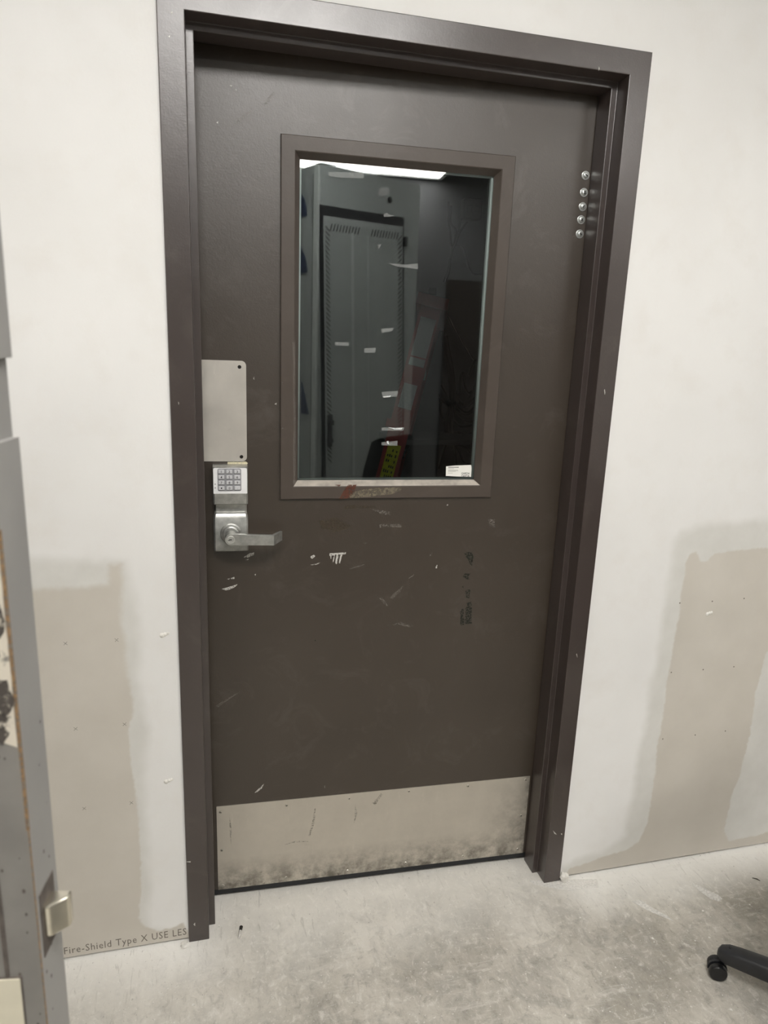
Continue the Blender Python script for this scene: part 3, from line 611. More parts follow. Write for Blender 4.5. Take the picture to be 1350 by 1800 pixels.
flat_polys(MB(), D['bead_bare'][:1], -.0082, lm, .0006).build('bare_patch', MT['scuff_olive'], door, kind='stuff')
flat_polys(MB(), D['bead_edge'], -.0080, lm, .0004).build('chipped_edge', MT['scuff_grey'], door, kind='stuff')
# double glazing
gx0, gx1, gz0, gz1 = .272, .7285, 1.1345, 1.8525
pane = MB().box(L(gx0, -.0135, gz0), L(gx1, -.0175, gz1)).box(L(gx0, -.0285, gz0), L(gx1, -.0325, gz1), 0, 1).build('glass_pane', [MT['glass'], MT['glass_tinted']], door)
sp = MB()
for (x0, x1, zz0, zz1) in ((gx0, gx0+.0105, gz0, gz1), (gx1-.0115, gx1, gz0, gz1), (gx0, gx1, gz0, gz0+.0095), (gx0, gx1, gz1-.0085, gz1)):
    sp.box(L(x0, -.0179, zz0), L(x1, -.0281, zz1))
sp.build('spacer', MT['sealant'], pane)
sb = MB()
for (x0, x1, zz0, zz1) in ((a+.001, gx0+.008, c+.001, d-.001), (gx1-.008, b-.001, c+.001, d-.001), (gx0, gx1, c+.001, gz0+.006), (gx0, gx1, gz1-.006, d-.001)):
    sb.box(L(x0, -.0335, zz0), L(x1, LB-.004, zz1))
sb.build('inner_bead', MT['bead_paint'], door)
for pl in D['tape']:
    flat_polys(MB(), [pl], .0134, lm, .0003, .00015).build('tape_scrap', MT['tape'], pane)
flat_polys(MB(), D['tape_white'], .01325, lm, .0002, .00015).build('tape_highlight', MT['tape_white'], pane, kind='stuff')  # white streaks painted on the tape for its bright highlight
flat_polys(MB(), D['smear'], .0134, lm, .0005, .0001).build('glue_smear', MT['smear'], pane)
# address sticker in the corner of the pane
stk = D['sticker']
mb = flat_polys(MB(), [stk], .0134, lm, 0, .0002)
sx0 = min(p[0] for p in stk); sx1 = max(p[0] for p in stk); sz0 = min(p[1] for p in stk)+.0008; sz1 = max(p[1] for p in stk)
sw_, sh_ = sx1-sx0, sz1-sz0; yy = .0131
def bar(x0, x1, zz0, zz1, mi): mb.raw([(x0-S0, yy, zz0), (x1-S0, yy, zz0), (x1-S0, yy, zz1), (x0-S0, yy, zz1)], [(0, 1, 2, 3)], mi)
for k in range(24):
    x = sx0+sw_*(.09+.017*k); bar(x, x+sw_*(.010 if k % 3 else .014), sz0+sh_*.755, sz0+sh_*.845, 1)
for row, (z_, n_) in enumerate(((.665, 5), (.56, 9), (.49, 9), (.43, 8), (.30, 4))):
    x = sx0+sw_*.09
    for k in range(n_):
        l_ = sw_*random.uniform(.02, .045); bar(x, x+l_, sz0+sh_*z_, sz0+sh_*(z_+.035), 2); x += l_+sw_*.008
vs, fs = text_geom('GARDA', 1.0, .02)
tw = max(v[0] for v in vs); 
mb.raw([(sx0+sw_*.61-S0+v[0]/tw*sw_*.32, yy, sz0+sh_*.19+v[1]/.72*sh_*.18) for v in vs], fs, 1)
mb.raw([(sx0+sw_*.61-S0+v[0]/tw*sw_*.32, yy, max(sz0+.0002, sz0-sh_*.045+v[1]/.72*sh_*.18)) for v in vs], fs, 1)
mb.build('sticker', [MT['sticker_white'], MT['ink'], MT['grey_ink']], pane, label='small white sticker with GARDA lettering')
# wear on the leaf
flat_polys(MB(), D['scratch_white'], -.0001, lm, .0005).build('white_scratch', MT['scuff_white'], door, kind='stuff')
flat_polys(MB(), D['scratch_grey'], -.0001, lm, .0008).build('grey_scuff', MT['scuff_grey'], door, kind='stuff')
flat_polys(MB(), D['peel_dark'], -.0001, lm, .0010).build('peeled_paint', MT['scuff_dark'], door, kind='stuff', label='dark peeled paint flakes')
flat_polys(MB(), D['peel_brown'], -.0001, lm, .0010).build('worn_strip', MT['scuff_brown'], door, kind='stuff')
flat_polys(MB(), [[(.1161, 1.1874), (.13, 1.1878), (.1419, 1.1875), (.1575, 1.1885), (.1622, 1.1848), (.1600, 1.1818), (.14, 1.1822), (.1161, 1.1822)]], -.0001, lm, .0004).build('bare_chip', MT['chip_cream'], door, label='cream chip between push plate and keypad')

def screw(mb, s, o, z, r, h, cross=True, mi=0):
    mb.lathe([(r, 0), (r, h*.3), (r*.85, h*.75), (r*.45, h)], L(s, o, z), (0, -1, 0), 10, mi)
    if cross:
        for q in range(2):
            aa = random.uniform(0, 3.1)+q*1.57; dx, dz = math.cos(aa)*r*.55, math.sin(aa)*r*.55; px, pz = -dz*.25, dx*.25
            y = -(o+h+.0001)
            mb.raw([(s-S0-dx-px, y, z-dz-pz), (s-S0+dx-px, y, z+dz-pz), (s-S0+dx+px, y, z+dz+pz), (s-S0-dx+px, y, z-dz+pz)], [(0, 1, 2, 3)], mi+1)
    return mb
# kick plate
kick = MB().prism([(x-S0, z) for x, z in rounded(.0735, .0240, .9460, .2795, (.001,)*4, 2)], 'y', -.0003, -.0020).build('kick_plate', MT['kick_steel'], door)
for (s, z) in D['kick_screws']:
    screw(MB(), s, .0020, z, .0040, .0016).build('screw', [MT['steel_screw'], MT['dark_screw']], kick)
flat_polys(MB(), D['kick_marks'], -.0020, lm, .0006, .0002).build('scratch', MT['scuff_steel'], kick, kind='stuff')
# push plate
push = MB().prism([(x-S0, z) for x, z in rounded(.0545, 1.1890, .1602, 1.4170, (0, .0105, .0105, 0), 6)], 'y', -.0003, -.0026).build('push_plate', MT['push_steel'], door)
for (s, z) in D['push_holes']:
    screw(MB(), s, .0026, z, .0042, .0008, False).build('screw', MT['dark_screw'], push)
# five bolts near the hinge edge
for (s, z) in ((.9400, 1.8628), (.9400, 1.8260), (.9403, 1.7951), (.9395, 1.7663), (.9395, 1.7349)):
    b_ = MB().lathe([(.0098, 0), (.0098, .0012), (.0090, .0016)], L(s, 0, z), (0, -1, 0), 20).build('washer_bolt', MT['zinc'], door, smooth=True)
    screw(MB(), s, .0017, z, .0066, .0036).build('bolt_head', [MT['zinc'], MT['dark_screw']], b_, smooth=True)

# ------------------------------------------------------------------ keypad lock on the leaf
pr = [(0, .9800), (.027, .9800), (.0300, .9830), (.0300, 1.0600), (.0240, 1.0700), (.0125, 1.0730), (.0115, 1.0830), (.0125, 1.0905), (.0280, 1.0925), (.0315, 1.0950), (.0345, 1.1195), (.0340, 1.1775), (.0290, 1.1815), (0, 1.1825)]
def lock_body():
    mb = MB(); secs = [(.0835, 'in'), (.1605, 'in')]
    n = len(pr); vs = []
    # slightly narrower neck and upper wedge, rounded long edges
    def half(z, side):
        w_ = .0390
        if 1.062 < z < 1.092: w_ = .0368
        return .1218+side*w_
    rows = []
    for side, inset in ((-1, 0), (-1, 1), (1, 1), (1, 0)):
        row = []
        for (o, z) in pr:
            oo = o if inset else max(0, o-.0035)
            s = half(z, side)-(side*.0035 if inset else 0)
            row.append(L(s, oo, z))
        rows.append(row)
    for r_ in rows: vs += r_
    fs = []
    for k in range(3):
        for i in range(n-1): fs.append((k*n+i, k*n+i+1, (k+1)*n+i+1, (k+1)*n+i))
    back = [L(half(z, -1), 0, z) for (o, z) in pr]; 
    bl = len(vs); vs += back; br_ = len(vs); vs += [L(half(z, 1), 0, z) for (o, z) in pr]
    for i in range(n-1):
        fs.append((bl+i, bl+i+1, i+1, i)); fs.append((3*n+i, 3*n+i+1, br_+i+1, br_+i))
    mb.raw(vs, fs)
    o = mb.build('keypad_lock', MT['lock_metal'], door)
    b2 = bmesh.new(); b2.from_mesh(o.data); bmesh.ops.remove_doubles(b2, verts=b2.verts[:], dist=1e-5)
    bmesh.ops.recalc_face_normals(b2, faces=b2.faces[:]); b2.to_mesh(o.data); b2.free()
    o.data.polygons.foreach_set('use_smooth', [True]*len(o.data.polygons)); o.data.set_sharp_from_angle(angle=math.radians(35))
    o['label'] = 'satin metal keypad lock body'
    return o
lock = lock_body()
OF = .0345
MB().prism([(x-S0, z) for x, z in rounded(.0842, 1.1200, .1594, 1.1795, (.001, .001, .004, .004), 4)], 'y', -OF+.0008, -OF-.0006).build('keypad_face', MT['pad_white'], lock)
MB().prism([(x-S0, z) for x, z in rounded(.0936, 1.1258, .1464, 1.1793-.001, (.004,)*4, 4)], 'y', -OF-.0005, -OF-.0010).build('keypad_recess', MT['pad_grey'], lock)
glyph = ['1', '2', '3', '4', '5', '6', '7', '8', '9', '•', '0', '.']
for i, ch in enumerate(glyph):
    cx = .1021+(i % 3)*.0177; cz = 1.1714-(i//3)*.0127
    mb = MB().box(L(cx-.0066, OF+.0008, cz-.0045), L(cx+.0066, OF+.0030, cz+.0045), .0008)
    mb.box(L(cx-.0062, OF+.0009, cz-.0050), L(cx+.0062, OF+.0022, cz-.0044), 0, 1)
    if ch == '•':
        mb.lathe([(.0018, 0), (.0018, .0001)], L(cx, OF+.0030, cz), (0, -1, 0), 10, 1)
    else:
        vs, fs = text_geom(ch, .0078, .00008)
        mx = (min(v[0] for v in vs)+max(v[0] for v in vs))/2; mz = (min(v[1] for v in vs)+max(v[1] for v in vs))/2 if ch != '.' else .0025
        mb.raw([L(cx+v[0]-mx, OF+.0031, cz+v[1]-mz) for v in vs], fs, 1)
    mb.build('key', [MT['key_white'], MT['ink']], lock)
for z in (1.1422, 1.1336):
    MB().lathe([(.0012, 0), (.0010, .0003)], L(.0882, OF+.0006, z), (0, -1, 0), 8).build('indicator', MT['ink'], lock)
MB().lathe([(.0240, 0), (.0240, .0035), (.0225, .0050), (.0185, .0055), (.0185, .0095), (.0170, .0110), (.0135, .0118)], L(.1212, .0298, 1.0245), (0, -1, 0), 36).build('rose', MT['lock_metal'], lock, smooth=True)
lev = MB()
lev.lathe([(.0135, 0), (.0132, .024), (.0130, .026)], L(.1212, .038, 1.0205), (0, -1, 0), 28)
out = []
for k in range(13):
    aa = math.radians(90+15*k); out.append((.1212+.0135*math.cos(aa), 1.0195+.0132*math.sin(aa)))
out = out+[(.2165, 1.0036), (.2165, 1.0275)]
lev.prism([(x-S0, z) for x, z in out], 'y', -.0575, -.0680, .0012, 0, 2)
# the end turns back toward the leaf
q = [(.2150, .0575), (.2150, .0680), (.2185, .0676), (.2395, .0345), (.2365, .0300), (.2335, .0315)]
nq = len(q)
def zz(s): 
    t_ = (s-.2150)/.0245; return (1.0036+.0026*t_, 1.0275+.0008*t_)
vs = [L(s, o, zz(s)[0]) for s, o in q]+[L(s, o, zz(s)[1]) for s, o in q]
lev.raw(vs, [tuple(range(nq))[::-1], tuple(range(nq, 2*nq))]+[(i, (i+1) % nq, (i+1) % nq+nq, i+nq) for i in range(nq)])
lv = lev.build('lever_handle', MT['lock_metal'], lock, smooth=True); lv['label'] = 'lever turned toward the window'
mb = MB().lathe([(.0092, 0), (.0092, .0006), (.0082, .0010), (.0080, .0006)], L(.1212, .0676, 1.0195), (0, -1, 0), 24)
mb.box(L(.1175, .0683, 1.0188), L(.1235, .0687, 1.0206), 0, 1); mb.box(L(.1150, .0683, 1.0178), L(.1185, .0687, 1.0192), 0, 1)
mb.build('key_cylinder', [MT['lock_bright'], MT['ink']], lock, smooth=True)

# ------------------------------------------------------------------ grey door standing open at the left
cx_, cy_ = -.0766, -.9718
rz2 = math.atan2(.1612, -.9869)       # local +x runs from the latch corner back along the leaf
gd = thing('door_2', 'grey scuffed steel door standing open at the left edge, its latch edge toward us', 'door', (cx_, cy_, 0), rz2, kind='structure')
# local: x away along the leaf, y = -(edge direction) ; edge runs to -y
T = .045
def notch_leaf():
    zt0, zt1 = 1.391, 1.450
    mb = MB().box((.0, 0, .012), (.38, -T, zt0)).box((.0, 0, zt1), (.38, -T, 2.05)).box((.0045, 0, zt0), (.38, -T, zt1))
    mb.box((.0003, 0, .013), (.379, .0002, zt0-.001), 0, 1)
    return mb.build('leaf', [MT['grey_door'], MT['grey_face_shaded']], gd)
notch_leaf()
MB().box((-.0004, .0004, 1.08), (.0018, -.0012, 1.33)).box((-.0003, .0003, .012), (.0006, -.0005, 1.08)).build('rusty_corner', MT['rust'], gd)
FACE = .0
def face_poly(pl, name, m, th, kind=None):
    n = len(pl); mb = MB()
    fr = [(x, FACE+th, z) for x, z in pl]; bk = [(x, FACE, z) for x, z in pl]
    mb.raw(fr+bk, [tuple(range(n))]+[(i, (i+1) % n, (i+1) % n+n, i+n) for i in range(n)])
    o = mb.build(name, m, gd)
    if kind: o['kind'] = kind
    return o
rj = lambda k: random.uniform(-k, k)
pl = [(.0018+abs(rj(.0008)), z) for z in np.linspace(1.155, 1.36, 26)]+[(.018+rj(.004), z) for z in np.linspace(1.36, 1.16, 14)]
face_poly(pl, 'worn_paint', MT['worn_white'], .0006, 'stuff')
for zc, hh, xo in ((1.318, .012, .012), (1.262, .018, .010), (1.238, .010, .014), (1.198, .016, .009), (1.172, .012, .012)):
    face_poly([(xo+math.cos(t_)*(.0065+rj(.002)), zc+math.sin(t_)*(hh+rj(.003))) for t_ in np.linspace(0, 6.0, 12)], 'dark_wear', MT['worn_spot'], .0010, 'stuff')
mb = MB()
for k in range(12):
    x, z = random.uniform(.001, .028), random.uniform(.86, 1.16); r_ = random.uniform(.0006, .0016)
    mb.raw([(x+r_*math.cos(t_), FACE+.0004, z+1.6*r_*math.sin(t_)) for t_ in np.linspace(0, 5.4, 6)], [tuple(range(6))])
for k in range(11):
    y, z = random.uniform(-.040, -.002), random.uniform(.85, 1.20); r_ = random.uniform(.0006, .0018)
    mb.raw([(-.0004, y+r_*math.cos(t_), z+1.5*r_*math.sin(t_)) for t_ in np.linspace(0, 5.4, 6)], [tuple(range(6))])
mb.build('paint_chip', MT['worn_dark'], gd, kind='stuff')
MB().box((.0265, .0003, .938), (.0300, .0010, 1.10)).build('dark_groove', MT['worn_dark'], gd)
MB().box((.0168, .0001, .60), (.090, .0010, .9375)).build('plate_rim', MT['worn_dark'], gd)
MB().box((.0182, .0001, .60), (.090, .0020, .9360)).build('cream_plate', MT['cream'], gd)
MB().prism([(-.0095+.0, .9495), (-.0355, .9495), (-.0355, 1.0115), (-.0095, 1.0115)][::1] and [(-.006, .9495), (-.036, .9495), (-.036, 1.0115), (-.006, 1.0115)], 'x', -.0008, .0004).build('latch_plate', MT['worn_dark'], gd)
# spring latch: rounded back, bevelled front
lt = MB().prism([(.0002, -.0095), (-.0055, -.0095), (-.0185, -.0205), (-.0185, -.0290), (.0002, -.0290)], 'z', .9665, .9975, .0022, 0, 2)
lt.build('latch_bolt', MT['latch'], gd, smooth=True)

# ------------------------------------------------------------------ office chairs
def make_chair(loc, ang, label):
    t = thing('office_chair', label, 'chair', loc, ang, 'black office chairs on casters')
    for k in range(5):
        a_ = 2*math.pi*k/5; ux_, uy_ = math.cos(a_), math.sin(a_)
        # tapered leg, rounded section
        pts = []; rr = []
        mb = MB()
        n = 12; vs = []; fs = []
        stations = [(.03, .090, .030, .029), (.12, .087, .026, .026), (.20, .080, .0245, .0245), (.27, .072, .0225, .0225), (.295, .0685, .021, .021), (.311, .066, .015, .016), (.317, .065, .005, .007)]
        for (r_, z, hw, hh) in stations:
            for j in range(n):
                b_ = 2*math.pi*j/n; w_, h_ = math.cos(b_), math.sin(b_)
                sgn = lambda q_: math.copysign(abs(q_)**.7, q_)
                px, pz = hw*sgn(w_), hh*sgn(h_)
                vs.append((ux_*r_-uy_*px, uy_*r_+ux_*px, z+pz))
        m_ = len(stations)
        for i in range(m_-1):
            for j in range(n): fs.append((i*n+j, i*n+(j+1) % n, (i+1)*n+(j+1) % n, (i+1)*n+j))
        fs.append(tuple(range(n))[::-1]); fs.append(tuple((m_-1)*n+j for j in range(n)))
        leg = mb.raw(vs, fs).build('base_leg', MT['black_plastic'], t, smooth=True)
        b2 = bmesh.new(); b2.from_mesh(leg.data); bmesh.ops.recalc_face_normals(b2, faces=b2.faces[:]); b2.to_mesh(leg.data); b2.free()
        cx2, cy2 = ux_*.302, uy_*.302
        # caster: two wheels, a hood between, turned sideways to the leg
        ta = a_+math.radians(20); ax = (-math.sin(ta), math.cos(ta), 0)
        off = (math.cos(ta)*.010, math.sin(ta)*.010)
        mb = MB()
        for s_ in (-1, 1):
            mb.lathe([(.010, 0), (.0185, .001), (.0208, .004), (.0208, .013), (.0185, .016), (.010, .017)], (cx2+off[0]+ax[0]*(.0045*s_ if s_ > 0 else -.0215), cy2+off[1]+ax[1]*(.0045*s_ if s_ > 0 else -.0215), .0210), ax, 22)
        cst = mb.build('caster', MT['caster_wheel'], t, smooth=True)
        mb = MB(); hood = []
        for s_ in (-.0035, .0035):
            for j in range(11):
                b_ = math.radians(-10+20*j); hood.append((cx2+off[0]+ax[0]*s_+math.cos(ta)*.0225*math.cos(b_), cy2+off[1]+ax[1]*s_+math.sin(ta)*.0225*math.cos(b_), .0212+.0225*math.sin(b_)))
        mb.raw(hood, [tuple(range(11)), tuple(range(11, 22))[::-1]]+[(j, j+1, j+12, j+11) for j in range(10)])
        mb.tube([(cx2, cy2, .038), (cx2, cy2, .058)], .006, 8)
        mb.build('caster_hood', MT['black_plastic'], cst)
        MB().lathe([(.0035, 0), (.0035, .001)], (ux_*.292, uy_*.292, .0895), (0, 0, 1), 10).build('leg_plug', MT['rubber'], leg)
    MB().lathe([(.045, .06), (.05, .075), (.042, .115), (.028, .13)], (0, 0, 0), (0, 0, 1), 24).build('hub', MT['black_plastic'], t, smooth=True)
    MB().tube([(0, 0, .12), (0, 0, .30), (0, 0, .301), (0, 0, .43)], [.026, .026, .014, .014], 16).build('gas_column', MT['black_plastic'], t, smooth=True)
    bm = bmesh.new(); bmesh.ops.create_cube(bm, size=1)
    for v in bm.verts: v.co = (v.co[0]*.44, v.co[1]*.46, .475+v.co[2]*.08)
    bmesh.ops.bevel(bm, geom=bm.edges[:], offset=.035, segments=4, affect='EDGES', profile=.6)
    MB().bm(bm).build('seat', MT['chair_fabric'], t, smooth=True)
    bm = bmesh.new(); bmesh.ops.create_grid(bm, x_segments=10, y_segments=10, size=.5)
    vs = []
    for v in bm.verts:
        u_, w_ = v.co[0], v.co[1]
        wd = .42*(1-.30*max(0, w_)**1.6*2); cz = .79+w_*.46*(1-.10*(2*u_)**4*(1 if w_ > 0 else .3))
        v.co = (-.235-.05*w_+.045*(2*u_)**2, u_*wd, cz)
    ext = bmesh.ops.solidify(bm, geom=bm.faces[:], thickness=.045)
    MB().bm(bm).build('backrest', MT['chair_fabric'], t, smooth=True)
    MB().tube([(-.08, 0, .43), (-.22, 0, .43), (-.285, 0, .50), (-.285, 0, .72)], .018, 10).build('back_bracket', MT['black_plastic'], t, smooth=True)
    return t
# the visible leg points at the wall's foot
ca_ = math.atan2(.77, -.64)
make_chair((1.447, -.599, 0), ca_, 'black office chair, one caster leg reaching in at the lower right')
make_chair((.70, -1.80, 0), math.radians(228), 'black office chair reflected in the window pane')

# ------------------------------------------------------------------ grey equipment cabinet (seen as a reflection in the pane)
rk = thing('equipment_cabinet', 'tall grey metal cabinet with a slotted door, reflected in the pane', 'cabinet', (.4997, -2.2523, 0), D['rack_rot'])
RWd = .73
MB().box((.012, 0, 0), (RWd, -.80, 2.38), .004).build('body', MT['cabinet_grey'], rk)
MB().box((-.002, .004, 0), (.012, -.045, 2.372), .003).build('corner_post', MT['cabinet_edge'], rk)
MB().box((.0025, -.048, 0), (.0115, -.056, 2.33)).build('side_seam', MT['slot_dark'], rk)
def dq(u, v):   # door outline, sagging a little
    left = (.0723-.0304*(v*2.0), .15+v*2.0-.0); 
    l0, l1 = (.077, .15), (.0135, 2.147); r0, r1 = (.697, .15), (.5885, 2.157)
    x = (l0[0]*(1-v)+l1[0]*v)*(1-u)+(r0[0]*(1-v)+r1[0]*v)*u
    z = (l0[1]*(1-v)+l1[1]*v)*(1-u)+(r0[1]*(1-v)+r1[1]*v)*u
    return x, z
gk = [dq(-.012, -.006), dq(1.015, -.006), dq(1.015, 1.012), dq(-.012, 1.012)]
MB().prism(gk, 'y', .0005, .012).build('gasket', MT['rubber'], rk)
cd = MB().prism([dq(.018, .004), dq(.985, .004), dq(.985, .985), dq(.018, .985)], 'y', .012, .022, .002).build('cabinet_door', MT['cabinet_grey'], rk)
rb = MB()
for u, w_ in ((.345, .028), (.535, .007)):
    p0, p1, p2, p3 = dq(u-w_/2, .01), dq(u+w_/2, .01), dq(u+w_/2, .95), dq(u-w_/2, .95)
    rb.prism([p0, p1, p2, p3], 'y', .0215, .0255)
rb.build('door_rib', MT['cabinet_edge'], cd)
sv = MB()
def slot(u, v, du, dv, wv):
    a0, a1 = dq(u-du/2, v-dv/2), dq(u+du/2, v+dv/2)
    b0, b1 = (a0[0], a0[1]+wv), (a1[0], a1[1]+wv)
    sv.prism([a0, a1, b1, b0], 'y', .0215, .0224)
for k in range(70):
    v = .95-k*.0125
    if v > .30: slot(.055, v, .048, -.012, .010); 
    if v > .12: slot(.945, v, .048, .012, .010)
for k in range(10): 
    for base, dr in ((.09, -1), (.58, 1)):
        u = base+k*.036; a0 = dq(u-dr*.010, .967); a1 = dq(u+dr*.010, .948)
        if dr > 0: a0, a1 = dq(u+.010, .967), dq(u-.010, .948)
        sv.prism([a0, (a0[0]+.009, a0[1]), (a1[0]+.009, a1[1]), a1], 'y', .0215, .0224)
sv.build('vent_slots', MT['slot_dark'], cd, kind='stuff')
hp = dq(.035, .35)
MB().prism(rounded(hp[0]-.006, .86, hp[0]+.020, 1.05, (.008,)*4, 4), 'y', .0215, .040, .003).box((hp[0]-.010, .022, .985), (hp[0]+.028, .048, 1.015), .004).lathe([(.018, 0), (.018, .02), (.012, .026)], (hp[0]+.010, .022, .895), (0, 1, 0), 16).build('swing_handle', MT['black_plastic'], cd)
MB().box((dq(1, .9)[0]-.004, .012, 2.02), (dq(1, .9)[0]+.018, .034, 2.075), .003).build('hinge', MT['black_plastic'], cd)
MB().lathe([(.017, 0), (.017, .004), (.010, .006)], (.492, .0, 2.262), (0, 1, 0), 18).build('hole_plug', MT['rubber'], rk)
# dark plates on the cabinet's side
def side_plate(ya, yb, z0, z1, name, m, arc):
    pts = [(ya, z0), (yb, z0), (yb, z1)]
    if arc:
        for k in range(1, 8):
            t_ = k/8; pts.insert(2+0, (yb+(ya-yb)*0, z1)) if False else None
        pts = [(ya, z0)]+[(yb, z0)]+[(yb+(ya-yb)*math.sin(t_)**1.0, z0+(z1-z0)*math.cos(t_)) if False else (yb+(ya-yb)*(1-math.cos(t_)), z0+(z1-z0)*math.sin(t_)) for t_ in np.linspace(math.pi/2, 0, 8)][::1] if False else [(ya, z0), (yb, z0)]+[(yb-(yb-ya)*math.cos(t_), z0+(z1-z0)*math.sin(t_)) for t_ in np.linspace(math.pi/2, .15, 8)]
    MB().prism(pts, 'x', .0125, .004).build(name, m, rk)
side_plate(-.125, -.30, 2.13, 2.285, 'side_vent', MT['navy'], True)
side_plate(-.115, -.30, 1.83, 2.00, 'side_vent', MT['navy'], True)
side_plate(-.085, -.16, 1.04, 1.22, 'side_grip', MT['navy'], False)

# ------------------------------------------------------------------ brown door in the wall opposite (reflection)
od = thing('door_3', 'dark brown door in the opposite wall, reflected at the right of the pane', 'door', (2.12, RY0, 0), 0, kind='structure')
MB().box((-.46, .0, 0), (.46, .035, 1.965), .003).build('leaf', MT['dark_leaf'], od)
MB().lathe([(.03, 0), (.03, .006), (.012, .01), (.012, .045)], (-.39, .035, 1.0), (0, 1, 0), 16).box((-.40, .07, .99), (-.28, .082, 1.01), .004).build('door_handle', MT['dark_screw'], od)

# ------------------------------------------------------------------ the room behind the pane
def ladder():
    # red fibreglass step ladder leaning; local z runs along the rails
    base = Vector((.376, .60, 0)); top = Vector((.775, .715, 1.58))
    t = thing('step_ladder', 'red step ladder with yellow and white labels leaning behind the pane', 'ladder', tuple(base))
    ax = (top-base); Ln = ax.length; ax.normalize()
    u_ = Vector((.95, -.31, 0)); u_ = (u_-ax*u_.dot(ax)).normalized(); v_ = ax.cross(u_)
    if v_.y < 0: v_ = -v_
    P = lambda a_, b_, c_: tuple(u_*a_+v_*b_+ax*c_)
    def bx(mb, a0, a1, b0, b1, c0, c1, mi=0):
        vs = [P(a_, b_, c_) for c_ in (c0, c1) for b_ in (b0, b1) for a_ in (a0, a1)]
        mb.raw(vs, [(0, 1, 3, 2), (4, 6, 7, 5), (0, 4, 5, 1), (2, 3, 7, 6), (0, 2, 6, 4), (1, 5, 7, 3)], mi); return mb
    h = .034
    for b0 in (0, .36):
        mb = MB(); s_ = 1 if b0 == 0 else -1
        bx(mb, -h, h, b0, b0+.004*s_, .0, Ln)
        bx(mb, -h, -h+.004, b0+.004*s_, b0+.028*s_, .0, Ln); bx(mb, h-.004, h, b0+.004*s_, b0+.028*s_, .0, Ln)
        r_ = mb.build('rail', MT['ladder_red'], t)
        if b0 == 0:
            lb = bx(MB(), -.021, .021, -.0012, -.0002, 1.045, 1.185).build('yellow_label', [MT['label_yellow'], MT['ink']], r_, label='yellow warning label')
            # dark lines of print across it (too small to read in the photograph)
            mb2 = MB()
            for k, wd in enumerate((.030, .018, .032, .022, .030, .026, .020)):
                c_ = 1.055+k*.0175
                for j in range(5):
                    if random.random() < .75:
                        a0 = -.016+j*.0065; bx(mb2, a0, a0+.0042, -.0016, -.0012, c_, c_+random.uniform(.006, .011))
            mb2.build('label_print', MT['ink'], r_, kind='stuff')
            bx(MB(), -.022, .022, -.0012, -.0002, 1.305, 1.385).build('white_label', MT['label_white'], r_)
            bx(MB(), -.024, .026, -.0012, -.0002, 1.445, 1.470).build('white_label', MT['label_white'], r_)
            bx(MB(), -.024, .026, -.0012, -.0002, 1.475, 1.60).build('white_label', MT['label_white'], r_)
    for k in range(5):
        c_ = .28+k*.29
        bx(MB(), -.030, .030, .004, .356, c_, c_+.02).build('step', MT['aluminium'], t)
    bx(MB(), -.05, .05, -.02, .38, Ln, Ln+.035).build('top_cap', MT['ladder_red'], t)
    for b0 in (-.002, .332):
        bx(MB(), -.038, .038, b0, b0+.03, -.004, .05).build('foot', MT['rubber'], t)
    bx(MB(), -.046, -.034, -.004, .02, 1.235, 1.262).build('spreader_bracket', MT['ladder_red'], t)
ladder()
def smooth_path(pts, n=5):
    P = [Vector(p) for p in pts]; P = [P[0]*2-P[1]]+P+[P[-1]*2-P[-2]]; out = []
    for i in range(1, len(P)-2):
        for k in range(n):
            t_ = k/n
            out.append(.5*((2*P[i])+(P[i+1]-P[i-1])*t_+(2*P[i-1]-5*P[i]+4*P[i+1]-P[i+2])*t_*t_+(3*P[i]-P[i-1]-3*P[i+1]+P[i+2])*t_**3))
    out.append(P[-2]); return out
for i, pts in enumerate(D['cables']):
    if i < 7 or i in (8, 9, 10): pts = [(x, y+.02, z) for x, y, z in pts]
    dy = (i % 5)*.012
    y_off = (i-8)*.018 if i in (8, 9, 10, 11, 12) else 0
    thick = .0075 if i in (8, 9, 10, 11, 12) else .0038 if i < 8 else .0045
    o = MB().tube(smooth_path([(x, y+.012+(.030-dy)*.6-y_off, z) for x, y, z in pts]), thick, 7).build('cable', MT['cable_black'], smooth=True)
    if i < 7: tag(o, 'thin black cable running down from the junction box behind the pane', 'cable', 'thin cables below the junction box')
    elif i == 7: tag(o, 'single thin cable slanting down across the dark wall behind the pane', 'cable')
    elif i in (8, 9, 10): tag(o, 'thick black cable in the vertical bundle beside the red ladder', 'cable', 'thick cables beside the ladder')
    elif i in (11, 12): tag(o, 'thick black cable hanging at the right edge of the pane', 'cable', 'thick cables at the right of the pane')
    else: tag(o, 'thin black cable in the low tangle behind the right of the pane', 'cable', 'tangled cables behind the pane')
bx_, bz_ = D['box'][0][0], D['box'][0][2]; bx1, bz1 = D['box'][1][0], D['box'][1][2]
jb = MB().box((bx_, BY1-.045, bz1), (bx1, BY1, bz_), .003).build('junction_box', MT['slot_dark'])
tag(jb, 'small dark junction box high on the wall behind the pane', 'junction box')
for k in range(2):
    x = bx_+(bx1-bx_)*(.28+.4*k); MB().box((x-.010, BY1-.050, bz1+.02), (x+.010, BY1-.044, bz1+.045), .002).build('socket', MT['ink'], jb)
ox, oy, oz = D['outlet'][0]
ol = MB().box((ox-.016, BY1-.012, oz-.013), (ox+.016, BY1, oz+.013), .002).build('wall_outlet', MT['ink'])
tag(ol, 'small black wall outlet left of the hanging cables', 'outlet')
MB().box((ox-.006, BY1-.0135, oz-.006), (ox+.006, BY1-.012, oz+.006)).build('outlet_socket', MT['slot_dark'], ol)
(sxa, _, sza), (sxb, _, szb) = D['shelf']
